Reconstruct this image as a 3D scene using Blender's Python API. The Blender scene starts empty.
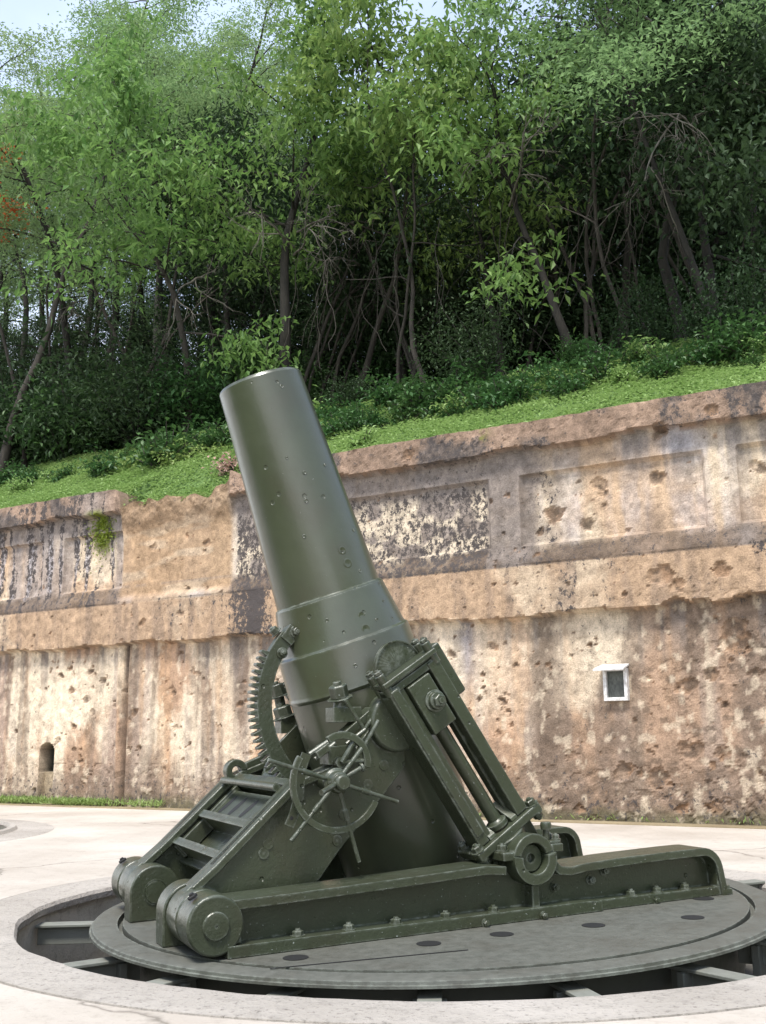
import bpy, bmesh, math, random
import numpy as np
from mathutils import Vector, Matrix

random.seed(5)
R_ = math.radians
scene = bpy.context.scene
COL = scene.collection

# ------------------------------------------------------------------ camera numbers
CAM_H = 1.2; PITCH = 0.2109; ROLL = -0.0098; FPX = 1060.0
cp, sp = math.cos(PITCH), math.sin(PITCH)

# ------------------------------------------------------------------ helpers
def link(o, parent=None):
    COL.objects.link(o)
    if parent is not None: o.parent = parent
    return o

def tag(o, label=None, cat=None, group=None, kind=None):
    if label: o['label'] = label
    if cat: o['category'] = cat
    if group: o['group'] = group
    if kind: o['kind'] = kind
    return o

def empty(name, loc=(0, 0, 0)):
    o = bpy.data.objects.new(name, None); o.empty_display_size = 0.2
    link(o); o.location = loc
    return o

def copy_tree(o, parent=None):
    c = o.copy(); COL.objects.link(c)
    if parent is not None: c.parent = parent
    for ch in list(o.children): copy_tree(ch, c)
    return c

def finish_mesh(me, mat, sharp=35):
    if mat: me.materials.append(mat)
    me.polygons.foreach_set('use_smooth', [True] * len(me.polygons))
    if sharp is not None:
        me.set_sharp_from_angle(angle=R_(sharp))
    me.update()

def np_mesh(name, V, F, mat=None, sharp=None, parent=None, attrs=None, corner_cols=None, smooth=True):
    """V (N,3), F (M,k) constant k"""
    V = np.asarray(V, dtype=np.float32); F = np.asarray(F, dtype=np.int32)
    me = bpy.data.meshes.new(name)
    k = F.shape[1]
    me.vertices.add(len(V)); me.vertices.foreach_set('co', V.ravel())
    me.loops.add(F.size); me.loops.foreach_set('vertex_index', F.ravel())
    me.polygons.add(len(F))
    me.polygons.foreach_set('loop_start', np.arange(0, F.size, k, dtype=np.int32))
    me.polygons.foreach_set('loop_total', np.full(len(F), k, dtype=np.int32))
    me.update(calc_edges=True)
    if attrs:
        for an, av in attrs.items():
            av = np.asarray(av, dtype=np.float32)
            if av.ndim == 1:
                a = me.attributes.new(an, 'FLOAT', 'POINT'); a.data.foreach_set('value', av)
            else:
                a = me.attributes.new(an, 'FLOAT_COLOR', 'POINT')
                c4 = np.ones((len(av), 4), dtype=np.float32); c4[:, :3] = av
                a.data.foreach_set('color', c4.ravel())
    if mat: me.materials.append(mat)
    me.polygons.foreach_set('use_smooth', np.full(len(F), smooth, dtype=bool))
    if sharp is not None: me.set_sharp_from_angle(angle=R_(sharp))
    me.validate()
    o = bpy.data.objects.new(name, me)
    link(o, parent)
    return o

class MB:
    """collects shapes into one mesh"""
    def __init__(self): self.bm = bmesh.new()
    def face(self, vs):
        try: return self.bm.faces.new(vs)
        except ValueError: return None
    def prism(self, prof, y0, y1):
        """prof: list of (x,z) polygon, extruded y0..y1"""
        a = [self.bm.verts.new((x, y0, z)) for x, z in prof]
        b = [self.bm.verts.new((x, y1, z)) for x, z in prof]
        n = len(prof)
        self.face(a); self.face(b[::-1])
        for i in range(n):
            j = (i + 1) % n
            self.face((a[j], a[i], b[i], b[j]))
        return self
    def band(self, pts, th, y0, y1, closed=False):
        """open strip of thickness th to the left of travel, as one solid"""
        n = len(pts); inn = []
        for i in range(n):
            p = Vector(pts[i])
            q0 = Vector(pts[i - 1]) if (i > 0 or closed) else None
            q1 = Vector(pts[(i + 1) % n]) if (i < n - 1 or closed) else None
            t0 = (p - q0).normalized() if q0 is not None else None
            t1 = (q1 - p).normalized() if q1 is not None else None
            if t0 is None: t0 = t1
            if t1 is None: t1 = t0
            n0 = Vector((-t0.y, t0.x)); n1 = Vector((-t1.y, t1.x))
            m = (n0 + n1)
            if m.length < 1e-4: m = n0
            m.normalize()
            l = th / max(0.35, m.dot(n0))
            inn.append(p + m * l)
        A = [self.bm.verts.new((p[0], y0, p[1])) for p in pts]
        B = [self.bm.verts.new((p[0], y1, p[1])) for p in pts]
        C = [self.bm.verts.new((p.x, y0, p.y)) for p in inn]
        D = [self.bm.verts.new((p.x, y1, p.y)) for p in inn]
        m = n if closed else n - 1
        for i in range(m):
            j = (i + 1) % n
            self.face((A[i], A[j], B[j], B[i])); self.face((C[j], C[i], D[i], D[j]))
            self.face((A[j], A[i], C[i], C[j])); self.face((B[i], B[j], D[j], D[i]))
        if not closed:
            self.face((A[0], B[0], D[0], C[0])); self.face((B[-1], A[-1], C[-1], D[-1]))
        return self
    def box(self, c, size, ax=None):
        """centre, full sizes, ax = 3 axis vectors"""
        ax = ax or (Vector((1, 0, 0)), Vector((0, 1, 0)), Vector((0, 0, 1)))
        c = Vector(c); v = {}
        for i in (-1, 1):
            for j in (-1, 1):
                for k in (-1, 1):
                    v[i, j, k] = self.bm.verts.new(c + ax[0] * (i * size[0] / 2) + ax[1] * (j * size[1] / 2) + ax[2] * (k * size[2] / 2))
        for f in (((-1,-1,-1),(-1,1,-1),(1,1,-1),(1,-1,-1)), ((-1,-1,1),(1,-1,1),(1,1,1),(-1,1,1)),
                  ((-1,-1,-1),(1,-1,-1),(1,-1,1),(-1,-1,1)), ((1,-1,-1),(1,1,-1),(1,1,1),(1,-1,1)),
                  ((1,1,-1),(-1,1,-1),(-1,1,1),(1,1,1)), ((-1,1,-1),(-1,-1,-1),(-1,-1,1),(-1,1,1))):
            self.face([v[q] for q in f])
        return self
    def lathe(self, prof, origin, axis, seg=48, cap=True, ph=0.0):
        """prof: list of (t, r) along axis from origin"""
        o = Vector(origin); d = Vector(axis).normalized()
        u = d.orthogonal().normalized(); w = d.cross(u)
        rings = []
        for t, r in prof:
            if r < 1e-6: rings.append([self.bm.verts.new(o + d * t)])
            else: rings.append([self.bm.verts.new(o + d * t + (u * math.cos(ph + 2 * math.pi * i / seg) + w * math.sin(ph + 2 * math.pi * i / seg)) * r) for i in range(seg)])
        for a, b in zip(rings, rings[1:]):
            for i in range(seg):
                j = (i + 1) % seg
                if len(a) == 1 and len(b) == 1: continue
                if len(a) == 1: self.face((a[0], b[j], b[i]))
                elif len(b) == 1: self.face((a[i], a[j], b[0]))
                else: self.face((a[i], a[j], b[j], b[i]))
        if cap:
            if len(rings[0]) > 1: self.face(rings[0][::-1])
            if len(rings[-1]) > 1: self.face(rings[-1])
        return self
    def cyl(self, p0, p1, r, seg=20, r1=None):
        p0 = Vector(p0); p1 = Vector(p1)
        return self.lathe([(0, r), ((p1 - p0).length, r if r1 is None else r1)], p0, p1 - p0, seg)
    def hexbolt(self, p, d, r=0.03, h=0.03, washer=True):
        p = Vector(p); d = Vector(d).normalized()
        if washer: self.lathe([(-0.004, r * 1.35), (0.006, r * 1.35)], p, d, 14)
        self.lathe([(0.006, r), (h, r), (h + r * .15, r * .8)], p, d, 6)
        self.lathe([(h + r * .15, r * .5), (h + r * .5, r * .45)], p, d, 8)
        return self
    def ring_arc(self, c, r0, r1, a0, a1, y0, y1, n=24, jag=0.0, rng=None):
        """flat arc in xz plane"""
        out = []; inn = []
        for i in range(n + 1):
            a = a0 + (a1 - a0) * i / n
            ro = r1 - (rng.random() * jag if rng else 0)
            out.append((c[0] + math.cos(a) * ro, c[1] + math.sin(a) * ro)); inn.append((c[0] + math.cos(a) * r0, c[1] + math.sin(a) * r0))
        A = [self.bm.verts.new((x, y0, z)) for x, z in out]; B = [self.bm.verts.new((x, y1, z)) for x, z in out]
        C = [self.bm.verts.new((x, y0, z)) for x, z in inn]; D = [self.bm.verts.new((x, y1, z)) for x, z in inn]
        for i in range(n):
            j = i + 1
            self.face((A[i], A[j], B[j], B[i])); self.face((C[j], C[i], D[i], D[j]))
            self.face((A[j], A[i], C[i], C[j])); self.face((B[i], B[j], D[j], D[i]))
        self.face((A[0], B[0], D[0], C[0])); self.face((B[-1], A[-1], C[-1], D[-1]))
        return self
    def build(self, name, mat, parent=None, bevel=0.0, sharp=35, seg=2):
        bmesh.ops.recalc_face_normals(self.bm, faces=self.bm.faces)
        me = bpy.data.meshes.new(name); self.bm.to_mesh(me); self.bm.free()
        finish_mesh(me, mat, sharp)
        o = bpy.data.objects.new(name, me); link(o, parent)
        if bevel:
            m = o.modifiers.new('edge', 'BEVEL'); m.width = bevel; m.segments = seg
            m.limit_method = 'ANGLE'; m.angle_limit = R_(38); m.harden_normals = True
        return o

def each(name, mat, parent, fns, bevel=0.0, sharp=35):
    """every piece an object of its own"""
    r = []
    for fn in fns:
        mb = MB(); fn(mb); r.append(mb.build(name, mat, parent, bevel, sharp))
    return r

# ------------------------------------------------------------------ numpy noise
def vnoise(x, y, seed=0):
    """value noise on arrays, range 0..1"""
    xi = np.floor(x).astype(np.int64); yi = np.floor(y).astype(np.int64)
    fx = x - xi; fy = y - yi
    fx = fx * fx * (3 - 2 * fx); fy = fy * fy * (3 - 2 * fy)
    def h(a, b):
        n = (a * 374761393 + b * 668265263 + seed * 1442695041) & 0xFFFFFFFF
        n = ((n ^ (n >> 13)) * 1274126177) & 0xFFFFFFFF
        n = n ^ (n >> 16)
        return (n & 0xFFFF) / 65535.0
    return (h(xi, yi) * (1 - fx) + h(xi + 1, yi) * fx) * (1 - fy) + (h(xi, yi + 1) * (1 - fx) + h(xi + 1, yi + 1) * fx) * fy
def fbm(x, y, oct=4, seed=0):
    v = 0; a = 0.5; tot = 0
    for i in range(oct):
        v = v + a * vnoise(x * 2 ** i + 17.3 * i, y * 2 ** i - 9.1 * i, seed + i); tot += a; a *= 0.5
    return v / tot
def sst(a, b, x):
    t = np.clip((x - a) / (b - a), 0, 1); return t * t * (3 - 2 * t)

# ------------------------------------------------------------------ materials
def new_mat(name):
    m = bpy.data.materials.new(name); m.use_nodes = True
    nt = m.node_tree; nt.nodes.clear()
    out = nt.nodes.new('ShaderNodeOutputMaterial')
    b = nt.nodes.new('ShaderNodeBsdfPrincipled')
    nt.links.new(b.outputs[0], out.inputs[0])
    return m, nt, b, out
def N(nt, t, **kw):
    n = nt.nodes.new(t)
    for k, v in kw.items():
        if k in n.inputs: n.inputs[k].default_value = v
        else: setattr(n, k, v)
    return n
def ramp(nt, src, stops):
    r = nt.nodes.new('ShaderNodeValToRGB')
    el = r.color_ramp.elements
    while len(el) < len(stops): el.new(0.5)
    for e, (p, c) in zip(el, stops):
        e.position = p; e.color = (c, c, c, 1) if not isinstance(c, tuple) else (*c, 1)
    nt.links.new(src, r.inputs[0]); return r
def mixc(nt, fac, a, b, mode='MIX'):
    m = nt.nodes.new('ShaderNodeMix'); m.data_type = 'RGBA'; m.blend_type = mode
    for s, v in ((0, fac), (6, a), (7, b)):
        if isinstance(v, (int, float)): m.inputs[s].default_value = v
        elif isinstance(v, tuple): m.inputs[s].default_value = (*v, 1)
        else: nt.links.new(v, m.inputs[s])
    return m.outputs[2]

def paint_mat(name, base, dusty, rough=0.36, dust=0.35, chips=True, pits=1.0, spec=0.55, chipth=0.665):
    m, nt, b, out = new_mat(name)
    tc = N(nt, 'ShaderNodeTexCoord'); obj = tc.outputs['Object']
    n1 = N(nt, 'ShaderNodeTexNoise', Scale=2.6, Detail=6.0, Roughness=0.6); nt.links.new(obj, n1.inputs['Vector'])
    n2 = N(nt, 'ShaderNodeTexNoise', Scale=55.0, Detail=4.0, Roughness=0.6); nt.links.new(obj, n2.inputs['Vector'])
    n3 = N(nt, 'ShaderNodeTexNoise', Scale=14.0, Detail=5.0, Roughness=0.65); nt.links.new(obj, n3.inputs['Vector'])
    f = ramp(nt, n1.outputs[0], [(0.38, 0.0), (0.68, 1.0)])
    c = mixc(nt, f.outputs[0], base, tuple(x * 1.22 for x in base))
    # dust lying on upward faces is a deposit that stays put: keyed to the world-up normal
    geo = N(nt, 'ShaderNodeNewGeometry'); sep = N(nt, 'ShaderNodeSeparateXYZ'); nt.links.new(geo.outputs['Normal'], sep.inputs[0])
    up = ramp(nt, sep.outputs[2], [(0.55, 0.0), (0.98, 1.0)])
    du = N(nt, 'ShaderNodeMath', operation='MULTIPLY'); nt.links.new(up.outputs[0], du.inputs[0])
    dn = ramp(nt, n3.outputs[0], [(0.3, 0.25), (0.7, 1.0)]); nt.links.new(dn.outputs[0], du.inputs[1])
    dm = N(nt, 'ShaderNodeMath', operation='MULTIPLY'); dm.inputs[1].default_value = dust; nt.links.new(du.outputs[0], dm.inputs[0])
    c = mixc(nt, dm.outputs[0], c, dusty)
    gm = ramp(nt, n1.outputs[0], [(0.30, .42), (0.52, 0.0)]); c = mixc(nt, gm.outputs[0], c, tuple(x * .5 + y for x, y in zip(base, (.030, .022, .012))))
    if chips:
        ch = ramp(nt, n2.outputs[0], [(chipth, 0.0), (chipth + .025, 1.0)])
        c = mixc(nt, ch.outputs[0], c, (0.30, 0.33, 0.31))
        vo = N(nt, 'ShaderNodeTexVoronoi', Scale=6.5, Randomness=1.0); nt.links.new(obj, vo.inputs['Vector'])
    # lighter edges: worn paint plus edge highlights put into the colour
    bv = nt.nodes.new('ShaderNodeBevel'); bv.samples = 4; bv.inputs['Radius'].default_value = .022
    dt_ = N(nt, 'ShaderNodeVectorMath', operation='DOT_PRODUCT'); nt.links.new(bv.outputs[0], dt_.inputs[0]); nt.links.new(geo.outputs['Normal'], dt_.inputs[1])
    ed = ramp(nt, dt_.outputs['Value'], [(0.90, 1.0), (0.985, 0.0)])
    en = ramp(nt, n3.outputs[0], [(0.42, 0.0), (0.62, .8)])
    em = N(nt, 'ShaderNodeMath', operation='MULTIPLY'); nt.links.new(ed.outputs[0], em.inputs[0]); nt.links.new(en.outputs[0], em.inputs[1])
    c = mixc(nt, em.outputs[0], c, (0.20, 0.22, 0.19))
    nt.links.new(c, b.inputs['Base Color'])
    rr = N(nt, 'ShaderNodeMapRange'); rr.inputs[3].default_value = rough - .08; rr.inputs[4].default_value = rough + .16
    nt.links.new(n3.outputs[0], rr.inputs[0])
    ra = N(nt, 'ShaderNodeMath', operation='ADD'); nt.links.new(rr.outputs[0], ra.inputs[0]); 
    dd = N(nt, 'ShaderNodeMath', operation='MULTIPLY'); dd.inputs[1].default_value = .5; nt.links.new(dm.outputs[0], dd.inputs[0]); nt.links.new(dd.outputs[0], ra.inputs[1])
    nt.links.new(ra.outputs[0], b.inputs['Roughness'])
    b.inputs['Specular IOR Level'].default_value = spec
    # bump: lumpy old paint + sparse dents
    bp = N(nt, 'ShaderNodeBump', Strength=0.4 * pits, Distance=0.012); nt.links.new(n3.outputs[0], bp.inputs['Height'])
    last = bp
    if chips:
        dt = ramp(nt, vo.outputs['Distance'], [(0.0, 0.0), (0.075, 0.15), (0.11, 1.0)])
        bp2 = N(nt, 'ShaderNodeBump', Strength=0.8, Distance=0.012); nt.links.new(dt.outputs[0], bp2.inputs['Height']); nt.links.new(bp.outputs[0], bp2.inputs['Normal'])
        last = bp2
    bp3 = N(nt, 'ShaderNodeBump', Strength=0.3 * pits, Distance=0.005); nt.links.new(n2.outputs[0], bp3.inputs['Height']); nt.links.new(last.outputs[0], bp3.inputs['Normal'])
    nt.links.new(bp3.outputs[0], b.inputs['Normal'])
    return m

GREEN = (0.050, 0.066, 0.043)
M_BARREL = paint_mat('olive_barrel_paint', (0.046, 0.054, 0.031), (0.12, 0.13, 0.10), rough=0.29, dust=0.04, pits=0.3, spec=0.6, chipth=.73)
_b = [n for n in M_BARREL.node_tree.nodes if n.type == 'BSDF_PRINCIPLED'][0]; _b.inputs['Coat Weight'].default_value = .3; _b.inputs['Coat Roughness'].default_value = .16
M_PAINT = paint_mat('olive_carriage_paint', (0.036, 0.044, 0.026), (0.11, 0.12, 0.095), rough=0.27, dust=0.10, pits=1.15, spec=0.55, chipth=.685)
M_RACER = paint_mat('worn_racer_paint', (0.066, 0.069, 0.058), (0.135, 0.135, 0.115), rough=0.42, dust=0.55, pits=0.8, chips=False)
M_IRON = paint_mat('greyish_bracket_paint', (0.14, 0.145, 0.125), (0.27, 0.275, 0.24), rough=0.5, dust=0.5, pits=0.8, chips=False)
M_BLACK, _nt, _b, _o = new_mat('dark_bore'); _b.inputs['Base Color'].default_value = (0.012, 0.012, 0.012, 1); _b.inputs['Roughness'].default_value = .7
M_WHITE, _nt, _b, _o = new_mat('white_paint')
_n = N(_nt, 'ShaderNodeTexNoise', Scale=9.0, Detail=5.0); _r = ramp(_nt, _n.outputs[0], [(0.30, (0.42, 0.40, 0.37)), (0.6, (0.72, 0.72, 0.72))]); _nt.links.new(_r.outputs[0], _b.inputs['Base Color']); _b.inputs['Roughness'].default_value = .5
M_PANE, _nt, _b, _o = new_mat('dark_screen')
_n = N(_nt, 'ShaderNodeTexNoise', Scale=7.0, Detail=6.0); _r = ramp(_nt, _n.outputs[0], [(0.3, (0.05, 0.055, 0.05)), (0.7, (0.12, 0.125, 0.115))]); _nt.links.new(_r.outputs[0], _b.inputs['Base Color']); _b.inputs['Roughness'].default_value = .35

def concrete_mat(name, ca, cb, cdark, sc=1.0, speck=0.0, bump=0.3, cracks=False):
    m, nt, b, out = new_mat(name)
    tc = N(nt, 'ShaderNodeTexCoord'); obj = tc.outputs['Object']
    n1 = N(nt, 'ShaderNodeTexNoise', Scale=0.55 * sc, Detail=8.0, Roughness=0.62); nt.links.new(obj, n1.inputs['Vector'])
    n2 = N(nt, 'ShaderNodeTexNoise', Scale=9.0 * sc, Detail=8.0, Roughness=0.7); nt.links.new(obj, n2.inputs['Vector'])
    n3 = N(nt, 'ShaderNodeTexNoise', Scale=32.0 * sc, Detail=6.0, Roughness=0.7); nt.links.new(obj, n3.inputs['Vector'])
    r1 = ramp(nt, n1.outputs[0], [(0.36, 0.0), (0.62, 1.0)])
    c = mixc(nt, r1.outputs[0], ca, cb)
    r2 = ramp(nt, n2.outputs[0], [(0.52, 0.0), (0.75, 0.55)])
    c = mixc(nt, r2.outputs[0], c, cdark)
    if speck:
        r3 = ramp(nt, n3.outputs[0], [(0.56, 0.0), (0.66, speck)])
        c = mixc(nt, r3.outputs[0], c, cdark)
    if cracks:
        wn = N(nt, 'ShaderNodeTexNoise', Scale=2.5, Detail=6.0); nt.links.new(obj, wn.inputs['Vector'])
        wm = N(nt, 'ShaderNodeVectorMath', operation='MULTIPLY_ADD'); nt.links.new(wn.outputs['Color'], wm.inputs[0]); wm.inputs[1].default_value = (.5, .5, .5); nt.links.new(obj, wm.inputs[2])
        vc = N(nt, 'ShaderNodeTexVoronoi', Scale=.22); vc.feature = 'DISTANCE_TO_EDGE'; nt.links.new(wm.outputs[0], vc.inputs['Vector'])
        cr = ramp(nt, vc.outputs['Distance'], [(0.0015, .75), (0.005, 0.0)]); c = mixc(nt, cr.outputs[0], c, tuple(x * .55 for x in cdark))
    nt.links.new(c, b.inputs['Base Color']); b.inputs['Roughness'].default_value = 0.9; b.inputs['Specular IOR Level'].default_value = .25
    ad = N(nt, 'ShaderNodeMath', operation='ADD'); nt.links.new(n2.outputs[0], ad.inputs[0]); nt.links.new(n3.outputs[0], ad.inputs[1])
    bp = N(nt, 'ShaderNodeBump', Strength=bump, Distance=0.02); nt.links.new(ad.outputs[0], bp.inputs['Height']); nt.links.new(bp.outputs[0], b.inputs['Normal'])
    return m
M_GROUND = concrete_mat('pale_concrete_floor', (0.40, 0.355, 0.305), (0.54, 0.495, 0.44), (0.27, 0.235, 0.195), 0.8, 0.35, 0.4, cracks=True)
M_COLLAR = concrete_mat('speckled_collar_concrete', (0.38, 0.345, 0.305), (0.50, 0.46, 0.415), (0.15, 0.135, 0.12), 1.0, 0.75, 0.9)
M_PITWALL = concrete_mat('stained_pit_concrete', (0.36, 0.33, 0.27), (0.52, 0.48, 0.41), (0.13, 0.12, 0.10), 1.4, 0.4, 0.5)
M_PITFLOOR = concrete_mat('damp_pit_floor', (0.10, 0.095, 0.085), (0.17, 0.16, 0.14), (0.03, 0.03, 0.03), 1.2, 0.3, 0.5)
M_GUTTER = concrete_mat('earthy_gutter', (0.23, 0.18, 0.11), (0.33, 0.27, 0.17), (0.12, 0.11, 0.06), 2.0, 0.3, 0.5)

def wall_mat():
    m, nt, b, out = new_mat('weathered_emplacement_concrete')
    at = N(nt, 'ShaderNodeAttribute', attribute_name='col')
    sp_ = N(nt, 'ShaderNodeAttribute', attribute_name='speck')
    tc = N(nt, 'ShaderNodeTexCoord'); obj = tc.outputs['Object']
    mp = N(nt, 'ShaderNodeMapping'); mp.inputs['Scale'].default_value = (1, 1, 0.8); nt.links.new(obj, mp.inputs[0])
    n1 = N(nt, 'ShaderNodeTexNoise', Scale=12.0, Detail=8.0, Roughness=0.80); nt.links.new(mp.outputs[0], n1.inputs['Vector'])
    n2 = N(nt, 'ShaderNodeTexNoise', Scale=45.0, Detail=4.0, Roughness=0.7); nt.links.new(obj, n2.inputs['Vector'])
    # lichen: threshold moved by the speck attribute
    ad = N(nt, 'ShaderNodeMath', operation='ADD'); nt.links.new(n1.outputs[0], ad.inputs[0])
    ml = N(nt, 'ShaderNodeMath', operation='MULTIPLY'); ml.inputs[1].default_value = 0.20; nt.links.new(sp_.outputs['Fac'], ml.inputs[0]); nt.links.new(ml.outputs[0], ad.inputs[1])
    r = ramp(nt, ad.outputs[0], [(0.64, 0.0), (0.69, 1.0)])
    n4 = N(nt, 'ShaderNodeTexNoise', Scale=5.0, Detail=9.0, Roughness=.75); nt.links.new(mp.outputs[0], n4.inputs['Vector'])
    av = N(nt, 'ShaderNodeMath', operation='MULTIPLY_ADD'); av.inputs[1].default_value = .5; nt.links.new(n4.outputs[0], av.inputs[0]); hf = N(nt, 'ShaderNodeMath', operation='MULTIPLY'); hf.inputs[1].default_value = .5; nt.links.new(n2.outputs[0], hf.inputs[0]); nt.links.new(hf.outputs[0], av.inputs[2])
    fr = ramp(nt, av.outputs[0], [(0.36, 0.58), (0.60, 1.25)])
    c = mixc(nt, 1.0, at.outputs['Color'], fr.outputs[0], 'MULTIPLY')
    c = mixc(nt, r.outputs[0], c, (0.075, 0.065, 0.062))
    nt.links.new(c, b.inputs['Base Color']); b.inputs['Roughness'].default_value = .92; b.inputs['Specular IOR Level'].default_value = .2
    a2 = N(nt, 'ShaderNodeMath', operation='ADD'); nt.links.new(n1.outputs[0], a2.inputs[0]); nt.links.new(n2.outputs[0], a2.inputs[1])
    bp = N(nt, 'ShaderNodeBump', Strength=.45, Distance=.03); nt.links.new(a2.outputs[0], bp.inputs['Height']); nt.links.new(bp.outputs[0], b.inputs['Normal'])
    return m
M_WALL = wall_mat()

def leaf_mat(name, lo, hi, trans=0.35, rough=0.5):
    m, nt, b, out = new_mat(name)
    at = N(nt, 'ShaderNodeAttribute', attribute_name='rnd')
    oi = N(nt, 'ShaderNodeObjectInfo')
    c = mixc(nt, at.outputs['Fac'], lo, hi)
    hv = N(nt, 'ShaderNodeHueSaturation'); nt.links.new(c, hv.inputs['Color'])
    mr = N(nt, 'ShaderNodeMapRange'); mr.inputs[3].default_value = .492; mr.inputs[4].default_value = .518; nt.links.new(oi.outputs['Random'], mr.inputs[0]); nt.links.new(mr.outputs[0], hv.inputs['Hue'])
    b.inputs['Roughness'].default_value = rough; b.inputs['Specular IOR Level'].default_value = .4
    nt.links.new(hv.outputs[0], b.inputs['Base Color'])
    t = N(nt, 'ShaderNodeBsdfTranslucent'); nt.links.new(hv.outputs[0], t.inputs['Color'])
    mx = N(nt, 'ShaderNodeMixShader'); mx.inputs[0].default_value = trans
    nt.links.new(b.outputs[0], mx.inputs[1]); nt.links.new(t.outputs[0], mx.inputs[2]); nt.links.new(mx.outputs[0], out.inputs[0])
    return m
L_FEATHER = leaf_mat('feathery_leaf', (0.14, 0.22, 0.09), (0.30, 0.42, 0.18), .5)
L_BROAD = leaf_mat('broad_leaf', (0.11, 0.20, 0.052), (0.27, 0.39, 0.115), .48)
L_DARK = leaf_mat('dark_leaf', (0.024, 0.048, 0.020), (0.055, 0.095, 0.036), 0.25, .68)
L_WEED = leaf_mat('weed_leaf', (0.19, 0.30, 0.075), (0.38, 0.50, 0.19), 0.4)
L_SHRUB = leaf_mat('shrub_leaf', (0.04, 0.095, 0.03), (0.085, 0.17, 0.05), 0.3)
L_FLAME = leaf_mat('flame_blossom', (0.50, 0.06, 0.02), (0.65, 0.16, 0.06), 0.4)
L_PINK = leaf_mat('pink_dry_leaf', (0.45, 0.26, 0.22), (0.62, 0.46, 0.40), 0.3)
L_MOSS = leaf_mat('moss_leaf', (0.14, 0.19, 0.015), (0.24, 0.29, 0.03), 0.2)

def bark_mat(name, lo, hi):
    m, nt, b, out = new_mat(name)
    tc = N(nt, 'ShaderNodeTexCoord'); mp = N(nt, 'ShaderNodeMapping'); mp.inputs['Scale'].default_value = (1, 1, .3); nt.links.new(tc.outputs['Object'], mp.inputs[0])
    n = N(nt, 'ShaderNodeTexNoise', Scale=9.0, Detail=7.0, Roughness=.7); nt.links.new(mp.outputs[0], n.inputs['Vector'])
    r = ramp(nt, n.outputs[0], [(0.35, lo), (0.68, hi)]); nt.links.new(r.outputs[0], b.inputs['Base Color']); b.inputs['Roughness'].default_value = .9
    bp = N(nt, 'ShaderNodeBump', Strength=.5, Distance=.03); nt.links.new(n.outputs[0], bp.inputs['Height']); nt.links.new(bp.outputs[0], b.inputs['Normal'])
    return m
B_DARK = bark_mat('dark_bark', (0.013, 0.012, 0.010), (0.040, 0.035, 0.028))
B_PALE = bark_mat('pale_bark', (0.09, 0.08, 0.065), (0.22, 0.20, 0.17))
B_MID = bark_mat('brown_bark', (0.022, 0.019, 0.015), (0.065, 0.055, 0.044))

# ================================================================== MORTAR
MC = Vector((0.339, 8.274, 0.034)); TX, TY = 0.0226, 0.0186
ez = Vector((-TX, -TY, 1)).normalized()
ex = Vector((math.cos(R_(25)), math.sin(R_(25)), 0)); ex = (ex - ez * ex.dot(ez)).normalized()
ey = ez.cross(ex)
mortar = empty('coastal_mortar')
mortar.matrix_world = Matrix(((ex.x, ey.x, ez.x, MC.x), (ex.y, ey.y, ez.y, MC.y), (ex.z, ey.z, ez.z, MC.z), (0, 0, 0, 1)))
tag(mortar, 'olive green coastal mortar with raised stubby barrel on its iron turntable', 'mortar')
Z3 = Vector((0, 0, 1)); Y3 = Vector((0, 1, 0))

# ---- racer (turntable)
mb = MB()
mb.lathe([(0, 0.56), (0, 2.228), (-.045, 2.23), (-.045, 2.262), (-.004, 2.264), (-.004, 2.418), (-.010, 2.434), (-.026, 2.438), (-.028, 2.450), (-.042, 2.452),
          (-.050, 2.42), (-.075, 2.22), (-.42, 2.16), (-.42, 0.56), (0, 0.56)], (0, 0, 0), Z3, 128, cap=False)
racer = mb.build('turntable', M_RACER, mortar, 0.0, 30)
# plate seam and hand holes of the racer floor
each('drain_hole', M_BLACK, racer, [lambda mb, hx=hx, hy=hy: mb.lathe([(0.003, 0.075), (0.004, 0.0)], (hx, hy, 0), Z3, 18, cap=False) for (hx, hy) in ((-1.55, -1.28), (-.74, -1.37), (-.24, -1.38), (.38, -1.47), (1.05, -1.62), (1.58, -1.12), (-1.0, 1.3), (.3, 1.45), (1.3, 1.3))])
mb = MB()
mb.box((-1.2, -1.56, .0025), (1.15, .012, .003), (Vector((.985, -.17, 0)), Vector((.17, .985, 0)), Z3))
mb.build('plate_seam', M_BLACK, racer)

# ---- support brackets in the pit
for a in (178, -150, -131.5, -112.5, -93, -74.5, -54.5, -33, -8, 20, 46, 72, 98, 124, 151):
    a = R_(a) - R_(25)
    d = Vector((math.cos(a), math.sin(a), 0)); s_ = Vector((-d.y, d.x, 0))
    mb = MB()
    mb.box(d * 2.58 + Z3 * (-.105), (.74, .13, .022), (d, s_, Z3))
    mb.box(d * 2.58 + Z3 * (-.180), (.74, .025, .126), (d, s_, Z3))
    mb.box(d * 2.34 + Z3 * (-.245), (.05, .18, .255), (d, s_, Z3))
    mb.build('support_bracket', M_IRON, mortar, 0.006)

K = Vector((-1.97, 0, 0.19)); KR = 0.170
HB = Vector((0.205, 0, 0.382))

def arc(c, r, a0, a1, n): return [(c[0] + r * math.cos(R_(a0 + (a1 - a0) * i / n)), c[1] + r * math.sin(R_(a0 + (a1 - a0) * i / n))) for i in range(n + 1)]

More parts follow.
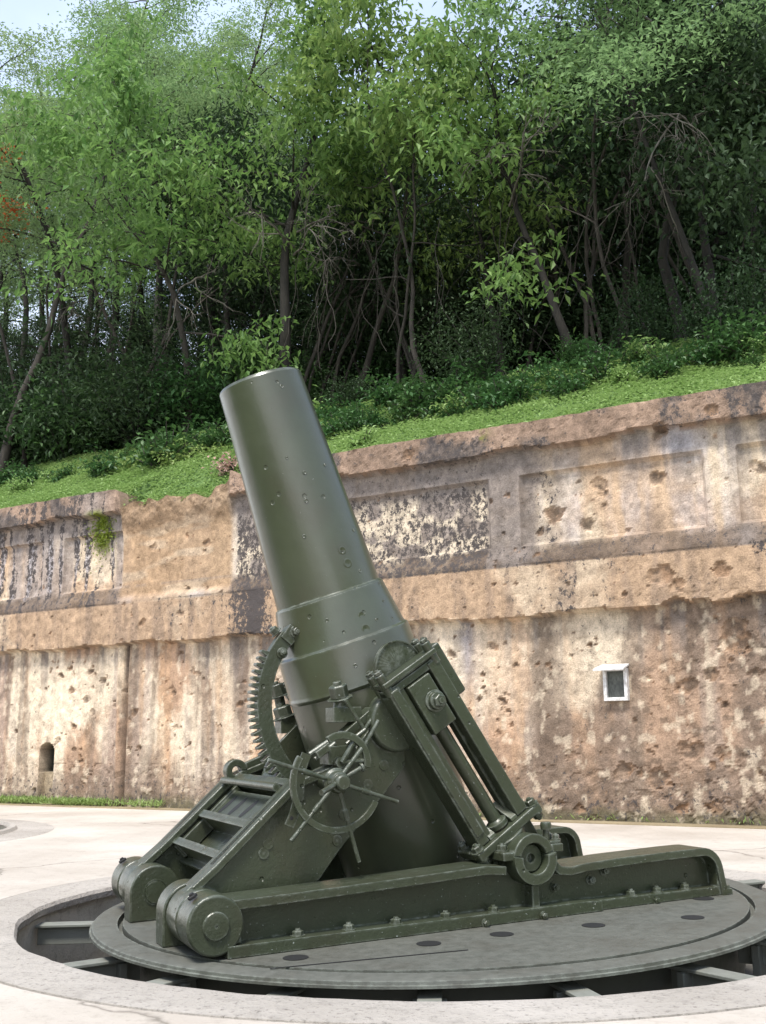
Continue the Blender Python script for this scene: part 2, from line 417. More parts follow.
# ---- side frames (two I-section cheeks)
def side_frame(s):
    def Y(a, b): return (min(s * a, s * b), max(s * a, s * b))
    top = [(-1.90, .318), (-1.60, .322), (-1.2, .332), (-.6, .350), (-.16, .366), (-.02, .352)]
    top2 = [(.42, .315), (.50, .305), (.60, .318), (.9, .330), (1.45, .338), (1.62, .338)] + arc((1.64, .170), .168, 82, 12, 6) + [(1.83, .045), (1.875, .04), (1.875, 0)]
    hubarc = arc((HB.x, HB.z), .165, 195, 345, 14)
    outline = [(-1.86, .02)] + top + hubarc + top2
    if s > 0: top2 = [(x + (.10 if x > 1.2 else 0), z) for x, z in top2]; outline = [(-1.86, .02)] + top + hubarc + top2
    poly = [(x, z - .002) for x, z in outline] 
    mb = MB(); mb.prism(poly[::-1], *Y(.915, .985))
    mb.build_web = None
    # raised rim: top flange, hub, right end, one solid strip
    mb2 = mb
    mb2.band([(x, z) for x, z in [(-1.86, .318)] + top[1:-1] + [(-.01, .350)]][::-1], .055, *Y(.80, 1.10))
    mb2.band(([(.366, .425), (.384, .352)] + top2)[::-1], .055, *Y(.80, 1.098))
    # bottom flange, wider on the left half
    mb2.prism([(-1.90, 0.002), (.62, 0.002), (.72, 0.002), (.72, .068), (.60, .076), (-1.90, .070)][::-1], *Y(.74, 1.112))
    mb2.prism([(.724, 0.002), (1.872, 0.002), (1.872, .060), (.724, .068)][::-1], *Y(.76, 1.078))
    # hub housing: lower half ring
    mb2.ring_arc((HB.x, HB.z), .098, .166, R_(172), R_(372), *Y(.90, 1.125), n=26)
    # vertical stiffeners
    mb2.box((.215, s * 1.03, .135), (.055, .10, .15)); mb2.box((1.78, s * 1.03, .15), (.045, .10, .20))
    o = mb2.build('side_frame', M_PAINT, mortar, 0.012)
    # cap over the hub
    mb = MB()
    mb.ring_arc((HB.x, HB.z), .098, .160, R_(14), R_(170), *Y(.90, 1.105), n=22)
    mb.box((.395, s * 1.0, .436), (.10, .19, .055)); mb.box((.395, s * 1.0, .472), (.085, .16, .02))
    mb.box((.03, s * 1.0, .408), (.12, .20, .055)); 
    mb.build('bearing_cap', M_PAINT, o, 0.008)
    mb = MB()
    mb.lathe([(0, .094), (.10, .094), (.115, .085), (.12, .03), (.08, .026), (.08, 0)], (HB.x, s * .94, HB.z), (0, s, 0), 28)
    mb.build('hub_pin', M_PAINT, o, 0.0)
    bl_ = [lambda mb: (mb.cyl((.375, s * 1.0, .47), (.375, s * 1.0, .555), .022, 12), mb.lathe([(0, .036), (.03, .04), (.05, .034)], (.375, s * 1.0, .55), Z3, 12))]
    H_ = lambda p, d, r, h: bl_.append(lambda mb: mb.hexbolt(p, d, r, h))
    H_((.43, s * 1.03, .482), Z3, .024, .03); H_((.43, s * .95, .482), Z3, .024, .03); H_((.02, s * 1.0, .436), Z3, .034, .035)
    for bx in (-1.45, -1.12, -.80, -.45, -.1): H_((bx, s * 1.05, .070), Z3, .034, .028)
    for bx in (1.02, 1.25, 1.5): H_((bx, s * 1.03, .064), Z3, .034, .028)
    for bx, bz in ((.42, .17), (.72, .19), (.84, .24)): H_((bx, s * .985, bz), (0, s, 0), .026, .034)
    for bx in (-.2, .24, 1.2): H_((bx, s * 1.118 if bx < .7 else s * 1.072, .022), (0, s, 0), .022, .024)
    each('frame_bolt', M_PAINT, o, bl_)
    # pivot knuckle at the left end, and its end cap
    mb = MB()
    mb.lathe([(0, KR - .012), (.012, KR), (.235, KR), (.245, KR - .01)], (K.x, s * .865, K.z), (0, s, 0), 40)
    mb.box((-1.855, s * .985, .185), (.09, .2, .22))
    mb.build('pivot_knuckle', M_PAINT, o, 0.006)
    mb = MB()
    mb.lathe([(0, .080), (.014, .080), (.020, .074), (.022, .04), (.022, .007), (.016, .006), (.016, 0)], (K.x, s * 1.108, K.z), (0, s, 0), 28)
    mb.build('pin_cap', M_PAINT, o, 0.0)
    mb = MB()
    mb.hexbolt((K.x - .10, s * 1.0, K.z + .145), (-.5, 0, .85), .03, .02, False)
    mb.build('grease_plug', M_BLACK, o, 0.0)
    return o
for s in (-1, 1): side_frame(s)

# ---- inner lugs standing on the turntable
for s in (-1, 1):
    y0, y1 = sorted((s * .385, s * .575))
    mb = MB()
    prof = arc((K.x, K.z), .178, 180, 0, 16) + [(K.x + .178, .06), (K.x + .30, .0), (K.x - .178, .0)]
    mb.prism(prof[::-1], y0, y1)
    lug = mb.build('pivot_lug', M_PAINT, mortar, 0.012)
    mb = MB(); mb.lathe([(0, .086), (.006, .086), (.006, .078), (-.002, .076), (.010, .074), (.012, 0)], (K.x, s * .385, K.z), (0, -s, 0), 28, cap=False)
    mb.build('lug_pin', M_PAINT, lug)

# ---- saddle arms
TR = Vector((-.60, 0, 1.36))
arm_edge = [(-2.06, .33), (-1.874, .477), (-1.366, .927), (-1.283, .966), (-.956, 1.078), (-.80, 1.26), (-.70, 1.40)]
arm_poly = arm_edge + arc((-.60, 1.36), .165, 115, -35, 10) + [(-.545, 1.13), (-.535, 1.02), (-.56, .98), (-.72, .81), (-1.03, .50), (-1.16, .345), (-1.30, .21), (-1.75, .07), (-1.95, .02)]
for s in (-1, 1):
    def Y(a, b): return (min(s * a, s * b), max(s * a, s * b))
    mb = MB()
    mb.prism(arm_poly[::-1], *Y(.64, .725))
    mb.lathe([(0, .165), (.012, KR - .002), (.235, KR - .002), (.245, .165)], (K.x, s * .60, K.z), (0, s, 0), 40)
    # thick rolled rim along the sloping top edge
    mb.band(([(-2.02, .362)] + arm_edge[1:5])[::-1], .05, *Y(.59, .765))
    # trunnion boss on the outside
    mb.lathe([(0, .20), (.075, .20), (.09, .185)], (-.61, s * .70, 1.30), (0, s, 0), 30)
    o = mb.build('saddle_arm', M_PAINT, mortar, 0.013)
    each('plug', M_PAINT, o, [lambda mb, bx=bx, bz=bz: mb.lathe([(0, .036), (.006, .034), (.006, .024), (.001, 0)], (bx, s * .725, bz), (0, s, 0), 14) for bx, bz in ((-1.55, .52), (-1.52, .575), (-1.0, .72), (-.82, .90), (-.70, 1.02), (-1.05, .56))])
    if s > 0:
        mb = MB()
        e = [(-1.42, .90)] + arc((-1.315, .975), .085, 215, 60, 8) + [(-1.02, 1.115), (-1.00, 1.06), (-1.26, .93)]
        hole = [(-1.315 + .034 * math.cos(R_(q)), .975 + .034 * math.sin(R_(q))) for q in range(0, 360, 24)]
        mb.prism([(-1.26, .93), (-1.24, 1.03), (-1.02, 1.115), (-1.00, 1.06)], *Y(.60, .66))
        mb.ring_arc((-1.315, .975), .034, .085, 0, 2 * math.pi - .001, *Y(.585, .675), n=24)
        mb.prism([(-1.42, .86), (-1.39, .935), (-1.30, .90), (-1.28, .90), (-1.26, .86)], *Y(.60, .66))
        mb.build('shackle_eye', M_PAINT, o, 0.008)
# ---- web of the saddle: ribs and plates between the arms
A0 = Vector((-1.874, 0, .477)); VV = Vector((.508, 0, .450)).normalized(); NN = Vector((-VV.z, 0, VV.x))
def along(t, d, y=0): return A0 + VV * t + NN * d + Y3 * y
mb = MB(); ax = (VV, Y3, NN)
mb.box(along(.36, -.20), (.68, 1.29, .03), ax)
mb.box(along(.09, -.125), (.03, 1.29, .19), ax)
mb.box(along(.35, -.120), (.034, 1.29, .19), ax)
mb.box(along(.72, -.11), (.06, 1.29, .18), ax)
mb.box(along(.09, -.040), (.062, 1.17, .022), ax); mb.box(along(.35, -.035), (.066, 1.17, .022), ax)
for y in (-.57, .57): mb.box(along(.36, -.12, y), (.62, .05, .11), ax)
mb.box(along(.505, -.095), (.27, 1.16, .012), ax)
web = mb.build('saddle_web', M_PAINT, mortar, 0.012)
def slot(mb, y):
    c = along(.50, -.0875, y)
    mb.lathe([(0, .058), (.002, 0)], c, NN, 20, cap=False)
    for v in mb.bm.verts:
        w_ = v.co - c; tt = w_.dot(VV)
        v.co += VV * (tt * 0.6) + Y3 * (-w_.y * .25 + tt * -.5)
each('lightening_slot', M_BLACK, web, [lambda mb, y=y: slot(mb, y) for y in (-.34, -.08, .18, .42)])
mb = MB(); mb.cyl(along(.63, .02, -.60), along(.63, .02, .60), .027, 18)
mb.build('cross_rod', M_PAINT, mortar)

# ---- barrel
MZ = Vector((-1.300, 0, 3.862)); BD = Vector((.309, 0, -.951)).normalized()
mb = MB()
mb.lathe([(1.5, 0), (1.5, .152), (.0, .152), (0, .300), (.006, .314), (.02, .322), (.4, .337), (1.0, .364), (1.70, .400)], MZ, BD, 96, cap=False)
mb.lathe([(1.69, .398), (1.697, .412), (1.708, .418), (1.722, .419)], MZ, BD, 96, cap=False)
barrel = mb.build('barrel', M_BARREL, mortar, 0, 25)
mb = MB()
mb.lathe([(1.70, .39), (1.702, .410), (1.712, .421), (1.73, .424), (2.03, .480), (2.045, .486), (2.053, .495), (2.060, .504), (2.075, .508), (2.34, .517), (2.352, .523), (2.366, .527), (2.38, .523), (2.392, .515),
          (3.0, .517), (3.66, .517), (3.74, .505), (3.80, .48), (3.82, 0)], MZ, BD, 96, cap=False)
hoop = mb.build('breech_hoop', M_BARREL, barrel, 0, 25)
mb = MB()
mb.lathe([(0.0, .302), (-.004, .30), (-.004, .17), (0.0, .155)], MZ, BD, 64, cap=False); 
mb.build('muzzle_face', M_BARREL, barrel)
# real dents: small shallow cups standing a hair proud of the tube, rim catching the light
def on_barrel(t, ang):
    r = np.interp(t, [0.02, 1.70, 1.73, 2.03, 2.08, 2.34, 3.0], [.322, .40, .424, .480, .508, .518, .517])
    side = BD.cross(Y3).normalized()
    d = (-Y3 * math.cos(ang) + side * math.sin(ang))
    return MZ + BD * t + d * r, d
def dent(mb, t, a, r):
    p, d = on_barrel(t, a)
    mb.lathe([(.0002, r * 1.25), (.003, r * 1.0), (.001, r * .8), (.0006, 0)], p, d, 12, cap=False)
each('shell_dent', M_BARREL, barrel, [lambda mb, t=t, a=a, r=r: dent(mb, t, a, r) for t, a, r in ((1.42, .12, .026), (1.52, .14, .030), (1.0, -.25, .013), (.80, -.1, .012), (1.24, -.5, .012), (.66, -.35, .008), (.78, .45, .009), (1.60, .35, .012),
                (1.90, .0, .022), (1.97, .22, .012), (1.86, .55, .010), (2.22, -.35, .012), (2.2, .1, .01), (.14, .05, .012), (1.3, .6, .01), (2.65, .2, .014), (1.86, -.55, .011), (2.0,-.02,.026))], 0, 60)

# trunnions
mb = MB(); mb.cyl((-.555, -.74, 1.36), (-.555, .74, 1.36), .145, 32)
mb.build('trunnion', M_PAINT, mortar, .008)

# ---- recoil cylinders
CU = Vector((-.531, 0, .847)); CW = Vector((.847, 0, .531))
def recoil(s):
    def P(t, w, y): return Vector((HB.x, 0, HB.z)) + CU * t + CW * w + Y3 * (s * y)
    axs = (CU, CW, Y3)
    def bx(mb, t0, t1, w0, w1, y0, y1): mb.box(P((t0 + t1) / 2, (w0 + w1) / 2, (y0 + y1) / 2), (t1 - t0, w1 - w0, abs(y1 - y0)), axs)
    mb = MB()
    bx(mb, .23, 1.45, -.228, -.140, .765, .945); bx(mb, .23, 1.44, -.142, -.098, .845, .925)
    bx(mb, .23, 1.45, .128, .222, .765, .945); bx(mb, .30, 1.44, .106, .13, .78, .86)
    bx(mb, 1.405, 1.462, -.228, .222, .775, .935)
    bx(mb, .30, 1.44, -.215, -.150, .938, .957)
    o = mb.build('recoil_frame', M_PAINT, mortar, 0.012)
    mb = MB(); bx(mb, 1.03, 1.40, -.092, .10, .80, .962); mb.build('crosshead', M_PAINT, o, 0.008)
    mb = MB(); mb.lathe([(0, .075), (.012, .075), (.014, .060), (.05, .058), (.052, .046)], P(1.22, .03, .962), (0, s, 0), 24); mb.hexbolt(P(1.22, .03, 1.01), (0, s, 0), .046, .035, False)
    mb.build('crosshead_bolt', M_PAINT, o, 0.004)
    mb = MB(); mb.lathe([(.24, .075), (.275, .075), (.28, .060), (.295, .048), (1.04, .048)], P(0, .0, .87), CU, 28); mb.build('piston_rod', M_PAINT, o)
    mb = MB(); bx(mb, .165, .225, -.285, .300, .70, .985)
    mb.build('end_flange', M_PAINT, o, 0.01)
    for w0, w1 in ((-.135, -.078), (.072, .126)):          # sloping glossy fillets at the rail feet
        mb = MB(); q = [(t, y) for t, y in ((.226, .80), (.36, .80), (.30, .86), (.25, .94), (.226, .945))]
        A = [mb.bm.verts.new(P(t, w0, y)) for t, y in q]; B = [mb.bm.verts.new(P(t, w1, y)) for t, y in q]
        mb.face(A); mb.face(B[::-1])
        for k in range(5): mb.face((A[(k + 1) % 5], A[k], B[k], B[(k + 1) % 5]))
        mb.build('rail_fillet', M_BARREL, o, 0.004)
    for w in (-.25, .265):
        for y in (.75, .94):
            each('flange_bolt', M_PAINT, o, [lambda mb: mb.hexbolt(P(.226, w, y), CU, .036, .035), lambda mb: mb.hexbolt(P(.165, w, y), -CU, .034, .04)])
    mb = MB(); mb.cyl(P(.17, .0, .86), P(-.02, .0, .86), .155, 28, .13); mb.cyl((HB.x, s * .90, HB.z), (HB.x, s * .62, HB.z), .125, 28)
    bx(mb, -.02, .165, -.25, -.14, .78, .90); bx(mb, .02, .165, .14, .22, .78, .90)
    mb.build('pivot_neck', M_PAINT, o, 0.012)
    # cap plate, corner studs and the half-round guard plate
    mb = MB(); bx(mb, 1.478, 1.515, -.235, .232, .745, .965)
    bx(mb, 1.462, 1.478, -.225, .220, .80, .93)
    cap = mb.build('cap_plate', M_PAINT, o, 0.008)
    for w in (-.205, .205):
        for y in (.79, .92):
            each('cap_stud', M_PAINT, cap, [lambda mb: (mb.lathe([(-.10, .034), (.055, .034), (.06, .028)], P(1.515, w, y), CU, 14), mb.hexbolt(P(1.575, w, y), CU, .030, .022, False))])
    mb = MB(); n = 20
    for i in range(n):
        a0 = math.pi * i / n; a1 = math.pi * (i + 1) / n
        for ra, rb in ((.0, .172), (.172, .180)):
            hw = .04 if ra else .02
            vs = []
            for y in (.80 - hw / 2, .80 + hw / 2):
                q = [P(1.517 + math.sin(a) * r, math.cos(a) * r * 0.97, y) for a, r in ((a0, ra), (a0, rb), (a1, rb), (a1, ra))]
                vs.append([mb.bm.verts.new(c) for c in q])
            A, B = vs
            mb.face(A); mb.face(B[::-1])
            for k in range(4): mb.face((A[(k + 1) % 4], A[k], B[k], B[(k + 1) % 4]))
    bmesh.ops.remove_doubles(mb.bm, verts=mb.bm.verts, dist=1e-5)
    mb.build('guard_plate', M_PAINT, cap)
    # block and lobe behind the top right corner
    mb = MB(); bx(mb, 1.10, 1.50, .232, .36, .52, .80); mb.cyl(P(1.22, .18, .50), P(1.22, .18, .74), .20, 30)
    mb.build('trunnion_block', M_PAINT, o, 0.02)
    return o
recoil(-1); recoil(1)

# ---- elevating rack (toothed arc in front of the barrel)
RC = (-.617, 1.45); ra0, ra1 = R_(138.5), R_(232)
mb = MB()
mb.ring_arc(RC, .665, .775, ra0, ra1, -.15, -.075, n=44)
nt_ = 23; ta0 = R_(153); ta1 = R_(229)
for i in range(nt_):
    a = ta0 + (ta1 - ta0) * i / (nt_ - 1); h = (ta1 - ta0) / (nt_ - 1) * .5
    prof = [(RC[0] + math.cos(b) * r, RC[1] + math.sin(b) * r) for b, r in ((a - h * .85, .772), (a - h * .38, .828), (a + h * .38, .828), (a + h * .85, .772))]
    mb.prism(prof, -.15, -.075)
rack = mb.build('elevating_rack', M_PAINT, mortar, 0.005, 30)
p0 = (RC[0] + math.cos(ra0) * .72, RC[1] + math.sin(ra0) * .72)
mb = MB()
mb.box((p0[0] + .02, -.11, p0[1] + .01), (.12, .11, .10), (Vector((.62, 0, .78)), Y3, Vector((-.78, 0, .62))))
mb.box((p0[0] + .12, -.14, p0[1] + .05), (.10, .17, .13), (Vector((.951, 0, .309)), Y3, Vector((-.309, 0, .951))))
mb.hexbolt((p0[0] + .05, -.17, p0[1] + .03), (0, -1, 0), .032, .035); mb.hexbolt((p0[0] - .05, -.16, p0[1] - .12), (0, -1, 0), .030, .03); mb.hexbolt((p0[0] - .07, -.1, p0[1] + .03), (-.78, 0, .62), .034, .04)
mb.build('rack_bracket', M_PAINT, rack, 0.006)
mb = MB()
mb.hexbolt((-.99, .52, 1.52), (-.31, 0, .95), .055, .09); mb.cyl((-.97, .52, 1.38), (-1.0, .52, 1.54), .04, 12)
mb.hexbolt((-.96, .50, 1.36), (-.31, 0, .95), .07, .08); mb.box((-.93, .50, 1.30), (.17, .14, .12))
mb.cyl((-.8, .46, 1.25), (-.93, .5, 1.34), .06, 12)
mb.build('clamp_nut', M_PAINT, mortar, 0.008)
# curved guard plate behind the barrel's foot (far side)
mb = MB()
mb.prism([(-1.18, .92), (-1.10, 1.12), (-.90, 1.30), (-.70, 1.28), (-.72, 1.0)], .40, .44)
mb.build('side_plate', M_PAINT, mortar, 0.006)

# ---- handwheels
WC = Vector((-1.134, -.95, .942)); rng = random.Random(9)
wheel_root = MB()
wheel_root.ring_arc((WC.x, WC.z), .274, .316, R_(146), R_(333), -.962, -.938, n=46, jag=0.0)
hw = wheel_root.build('handwheel', M_PAINT, mortar, 0.004, 30)
tag(hw, 'broken handwheel with most of its upper rim missing')
mb = MB()
mb.lathe([(0, .06), (.05, .062), (.055, .085), (.085, .088), (.10, .07), (.15, .064), (.155, .05), (.20, .048), (.21, .04)], (WC.x, -.86, WC.z), (0, -1, 0), 28)
mb.lathe([(0, .055), (.36, .055)], (WC.x, -.60, WC.z), (0, -1, 0), 24)
mb.build('hub', M_PAINT, hw, 0.004)
for (x, z), r_ in (((-1.590, 1.098), .0135), ((-.955, 1.142), .015), ((-.958, 1.025), .014), ((-.711, .794), .0135), ((-.997, .446), .0135), ((-1.448, .606), .0135)):
    mb = MB()
    d = Vector((x - WC.x, 0, z - WC.z)); L = d.length; d.normalize()
    mb.cyl(WC + d * .05, WC + d * L, r_, 12)
    if L < .22: mb.lathe([(0, .03), (.015, .03)], WC + d * (L - .01), d, 12)
    elif L > .3: mb.lathe([(-.03, .019), (.03, .019)], WC + d * .21, d, 12)
    mb.build('spoke', M_PAINT, hw)
mb = MB(); mb.cyl(WC + Vector((-.02, -.07, 0)), WC + Vector((-.17, -.16, -.05)), .018, 12); mb.build('spoke', M_PAINT, hw)
# torn rim piece bent off the wheel
mb = MB()
mb.band([(-1.335, 1.135), (-1.375, 1.04), (-1.385, .96), (-1.395, .86), (-1.43, .76), (-1.46, .70)], .065, -.875, -.865)
strip = mb.build('rim_fragment', M_PAINT, hw, 0.002)
mb = MB(); mb.lathe([(.0, .012), (.001, 0)], (-1.415, -.877, .735), (0, -1, 0), 12, cap=False); mb.build('rivet_hole', M_BLACK, strip)
# second wheel behind
W2 = Vector((-1.055, -.86, 1.055))
mb = MB(); mb.ring_arc((W2.x, W2.z), .150, .198, R_(-12), R_(124), -.875, -.845, n=26)
hw2 = mb.build('handwheel', M_PAINT, mortar, 0.004, 30)
tag(hw2, 'small broken handwheel arc behind the spoked wheel')
mb = MB()
mb.cyl((-1.055, -.60, 1.055), (-1.055, -.84, 1.055), .035, 16); mb.build('hub', M_PAINT, hw2)
each('spoke', M_PAINT, hw2, [lambda mb: mb.cyl((-1.055, -.85, 1.055), (-.955, -.85, 1.20), .018, 10), lambda mb: mb.cyl((-1.055, -.85, 1.055), (-.90, -.85, 1.06), .016, 10)])
# gear bracket, levers and clamp bolt between wheel and trunnion
mb = MB()
mb.box((-1.02, -.70, 1.10), (.20, .16, .12)); mb.box((-1.10, -.70, 1.16), (.10, .12, .05), (Vector((.9, 0, .43)), Y3, Vector((-.43, 0, .9))))
mb.cyl((-1.24, -.74, 1.11), (-1.02, -.74, 1.235), .018, 10); mb.cyl((-1.21, -.76, 1.08), (-1.06, -.76, 1.18), .014, 10)
mb.box((-1.16, -.78, 1.13), (.10, .03, .05), (Vector((.87, 0, .5)), Y3, Vector((-.5, 0, .87))))
mb.build('gear_bracket', M_PAINT, mortar, 0.006)
mb = MB()
mb.cyl((-.98, -.63, 1.36), (-.955, -.63, 1.50), .045, 14); mb.hexbolt((-.965, -.63, 1.47), (-.25, -.15, .95), .065, .085); mb.box((-.93, -.60, 1.36), (.20, .16, .10))
mb.box((-.84, -.63, 1.31), (.26, .14, .05), (Vector((.8, 0, .6)), Y3, Vector((-.6, 0, .8))))
mb.build('clamp_bolt', M_PAINT, mortar, 0.008)
each('control_lever', M_PAINT, mortar, [lambda mb, q=q: mb.cyl(q[0], q[1], .0135, 10) for q in (((-.99, -.78, 1.455), (-.86, -.78, 1.26)), ((-.86, -.80, 1.26), (-1.0, -.80, 1.17)), ((-.90, -.86, 1.15), (-.79, -.86, 1.315)), ((-.86, -.76, 1.24), (-.74, -.76, 1.40)))])
# small clips near the rack's lower end
mb = MB()
mb.cyl((-1.16, -.30, .86), (-1.16, .30, .92), .06, 18)
mb.build('rack_pinion', M_PAINT, mortar, 0.004)

# ================================================================== GROUND, PIT
def annulus(name, radii_z, mat, centre, seg=128, kind='structure'):
    V = []; F = []
    for r, z in radii_z:
        for i in range(seg):
            a = 2 * math.pi * i / seg
            V.append((centre[0] + r * math.cos(a), centre[1] + r * math.sin(a), z))
    for k in range(len(radii_z) - 1):
        for i in range(seg):
            j = (i + 1) % seg
            F.append((k * seg + i, (k + 1) * seg + i, (k + 1) * seg + j, k * seg + j))
    o = np_mesh(name, V, F, mat, sharp=35)
    if kind: o['kind'] = kind
    return o
PC = (0.339, 8.274)
g = annulus('ground', [(3.39, -.03), (3.40, 0), (3.8, 0), (4.5, 0), (6, 0), (9, 0), (14, 0), (25, 0), (60, 0), (300, 0), (900, 0)], M_GROUND, PC)
c = annulus('pit_collar', [(3.382, -.03), (3.378, .003), (3.3, .006), (2.98, .002), (2.935, -.004), (2.918, -.03), (2.925, -.075), (2.965, -.085), (2.97, -.12)], M_COLLAR, PC, 160)
# slightly eaten edge of the collar
me = c.data; co = np.empty(len(me.vertices) * 3, dtype=np.float32); me.vertices.foreach_get('co', co); co = co.reshape(-1, 3)
ang = np.arctan2(co[:, 1] - PC[1], co[:, 0] - PC[0]); rr = np.hypot(co[:, 1] - PC[1], co[:, 0] - PC[0])
j = (fbm(np.cos(ang) * 14 + 40, np.sin(ang) * 14 + 40, 3, 3) - .5) * .05 * (rr < 2.97)
co[:, 0] += np.cos(ang) * j; co[:, 1] += np.sin(ang) * j; me.vertices.foreach_set('co', co.ravel()); me.update()
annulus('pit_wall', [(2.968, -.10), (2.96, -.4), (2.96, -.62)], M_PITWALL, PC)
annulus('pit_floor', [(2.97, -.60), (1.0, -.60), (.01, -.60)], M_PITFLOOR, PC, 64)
# neighbouring emplacement at the left edge
P2 = (-8.05, 14.75)
annulus('neighbour_collar', [(3.46, .0), (3.44, .006), (2.96, .008), (2.93, .05), (2.86, .055), (2.84, .006)], M_COLLAR, P2, 96)
mb = MB(); mb.lathe([(0.0, 2.82), (.004, 2.82), (.09, 2.55), (.10, 2.5), (.10, 1.9), (.16, 1.85), (.16, 0)], (P2[0], P2[1], .002), Z3, 96, cap=False)
tt = mb.build('iron_turntable', M_RACER)
tag(tt, 'dark iron turntable of the neighbouring emplacement at the left edge', 'turntable')

# ================================================================== RETAINING WALL
Wp = Vector((5.078, 14.747, 0)); Wd = Vector((.867, -.498, 0)).normalized(); Wn = Vector((Wd.y, -Wd.x, 0))  # Wn towards viewer
if Wn.y > 0: Wn = -Wn
def wpt(s, z, d=0): return Wp + Wd * s + Wn * d + Z3 * z
S0, S1 = -21.0, 7.0; DS = 0.028
ss = np.arange(S0, S1, DS); zz = np.concatenate([np.arange(-.06, 6.06, DS)])
S, Zg = np.meshgrid(ss, zz)         # rows z
soil = sst(-11.75, -11.6, S) * (1 - sst(-9.05, -8.9, S))
sidx = sst(-11.75, -11.6, ss) * (1 - sst(-9.05, -8.9, ss))
topn = 6.05 + .02 * (fbm(ss * .9, ss * 0, 4, 11) - .5) * 2 + .03 * (fbm(ss * 5, ss * 0 + 3, 3, 12) - .5)
top = topn - sidx * (.33 + .25 * (fbm(ss * 1.6, ss * 0 + 7, 4, 14) - .5) * 2 - .2 * sst(-9.9, -9.0, ss)) - .25 * sst(-8.9, -8.6, ss) * (1 - sst(-8.0, -7.2, ss)) * .5
TOP = np.broadcast_to(top, S.shape)
Z = np.where(Zg > 5.0, 5.0 + (Zg - 5.0) * (TOP - 5.0) / (6.03 - 5.0), Zg)
def edge_jag(base, amp, seed, brk):
    n = fbm(ss * 2.2, ss * 0 + seed, 4, seed) - .5
    b = np.clip(fbm(ss * .9, ss * 0 + seed + 5, 4, seed + 9) - .50, 0, 1) * brk
    n2 = np.clip(fbm(ss * 8, ss * 0 + seed + 2, 3, seed + 19) - .52, 0, 1) * .08
    return base + n * amp * .25 + b + n2
zb = edge_jag(2.975, .08, 21, .22); zb = zb + .26 * sst(-2.0, -1.2, ss) * np.clip(fbm(ss * 2.2, ss * 0, 4, 77) - .3, 0, 1)
cb = edge_jag(5.585, .06, 31, .25)
ZB = np.broadcast_to(zb, S.shape); CB = np.broadcast_to(cb, S.shape)
D = np.zeros_like(S)
# ledge
led = sst(0, .035, Z - ZB) * (1 - sst(3.859, 3.861, Z))
# frieze field
fr = sst(3.78, 3.86, Z)
D = np.maximum(D, led * (.20 + .02 * fbm(S, Z, 3, 41)))
pan = np.zeros_like(S)
for a, b_ in ((-3.28, -.45), (-6.67, -3.84), (.05, 2.9), (-16.72, -13.89), (-13.25, -11.66), (3.4, 6.3), (-20.2, -17.3)):
    w = .022
    pan = np.maximum(pan, sst(a - w, a + w, S) * (1 - sst(b_ - w, b_ + w, S)) * sst(4.13 - w, 4.13 + w, Z) * (1 - sst(5.24 - w, 5.24 + w, Z)))
D = np.where(Z > 3.82, .13 - .085 * pan + .085 * (1 - sst(3.82, 4.11, Z)), D)
cop = sst(0, .03, Z - CB)
cop *= (1 - soil)
D = D + cop * (.20 - .0)
# soil plastered stretch with rooty, overhanging crest
soilz = soil * sst(3.84, 4.0, Z)
D = D * (1 - soilz) + soilz * (.10 + .05 * fbm(S * 1.2, Z * 1.2, 3, 51) + sst(5.0, 5.65, Z) * (.20 * fbm(S * 3, Z * 3, 4, 55) + .05) - .03 * (sst(-10.55, -10.5, S) * 0))
# vertical joint with half-round bead
D += np.where(Z < 3.0, 1, 0) * (.07 * np.exp(-((S + 11.70) / .07) ** 2) - .11 * np.exp(-((S + 11.56) / .035) ** 2))
# niche
nx = (S + 13.59) / .20; arch = (np.abs(nx) < 1) & (Z < 1.0 + .19 * np.sqrt(np.clip(1 - nx ** 2, 0, 1))) & (Z > .02)
D = np.where(arch & (Z > .62), -.34, np.where(arch, -.16 - .1 * (Z > .62), D))
# roughness
rough_ = .35 + .45 * sst(-2.6, -.6, S) * (Z < 3.2) + .5 * (Z < .8) + .4 * (Z > 5.5)
D += .030 * (fbm(S * 3, Z * 3, 4, 61) - .5) + .035 * rough_ * (fbm(S * 9, Z * 9, 4, 67) - .5)
chip_ = sst(.60, .66, fbm(S * 5, Z * 5, 5, 69)); D -= .016 * chip_ * rough_
# shell pocks
rg = np.random.RandomState(8)
cr = np.zeros_like(S)
def pock(s0, z0, r, dep, el=1.0):
    i0 = max(0, int((s0 - 2 * r - S0) / DS)); i1 = min(len(ss), int((s0 + 2 * r - S0) / DS) + 1)
    j0 = max(0, int((z0 - 2 * r + .06) / DS)); j1 = min(len(zz), int((z0 + 2 * r + .06) / DS) + 1)
    if i1 <= i0 or j1 <= j0: return
    s_ = S[j0:j1, i0:i1]; z_ = Z[j0:j1, i0:i1]
    n = .05 + 1.7 * fbm(s_ * 1.15 / max(r, .05), z_ * 1.15 / max(r, .05), 5, int(abs(s0) * 100) & 255)
    q = np.sqrt((s_ - s0) ** 2 + ((z_ - z0) * el) ** 2) / (r * n)
    k = np.clip(1 - q ** 2, 0, 1) ** .42
    D[j0:j1, i0:i1] -= dep * k * (.7 + .6 * fbm(s_ * 9, z_ * 9, 2, 5)); cr[j0:j1, i0:i1] = np.maximum(cr[j0:j1, i0:i1], k)
for i in range(900):
    s0 = rg.uniform(-17, 4); z0 = rg.uniform(.1, 5.5)
    if abs(s0 + 1.9) < .4 and 1.6 < z0 < 2.4: continue
    r = .016 + .04 * rg.rand() ** 4
    pock(s0, z0, r, r * .7)
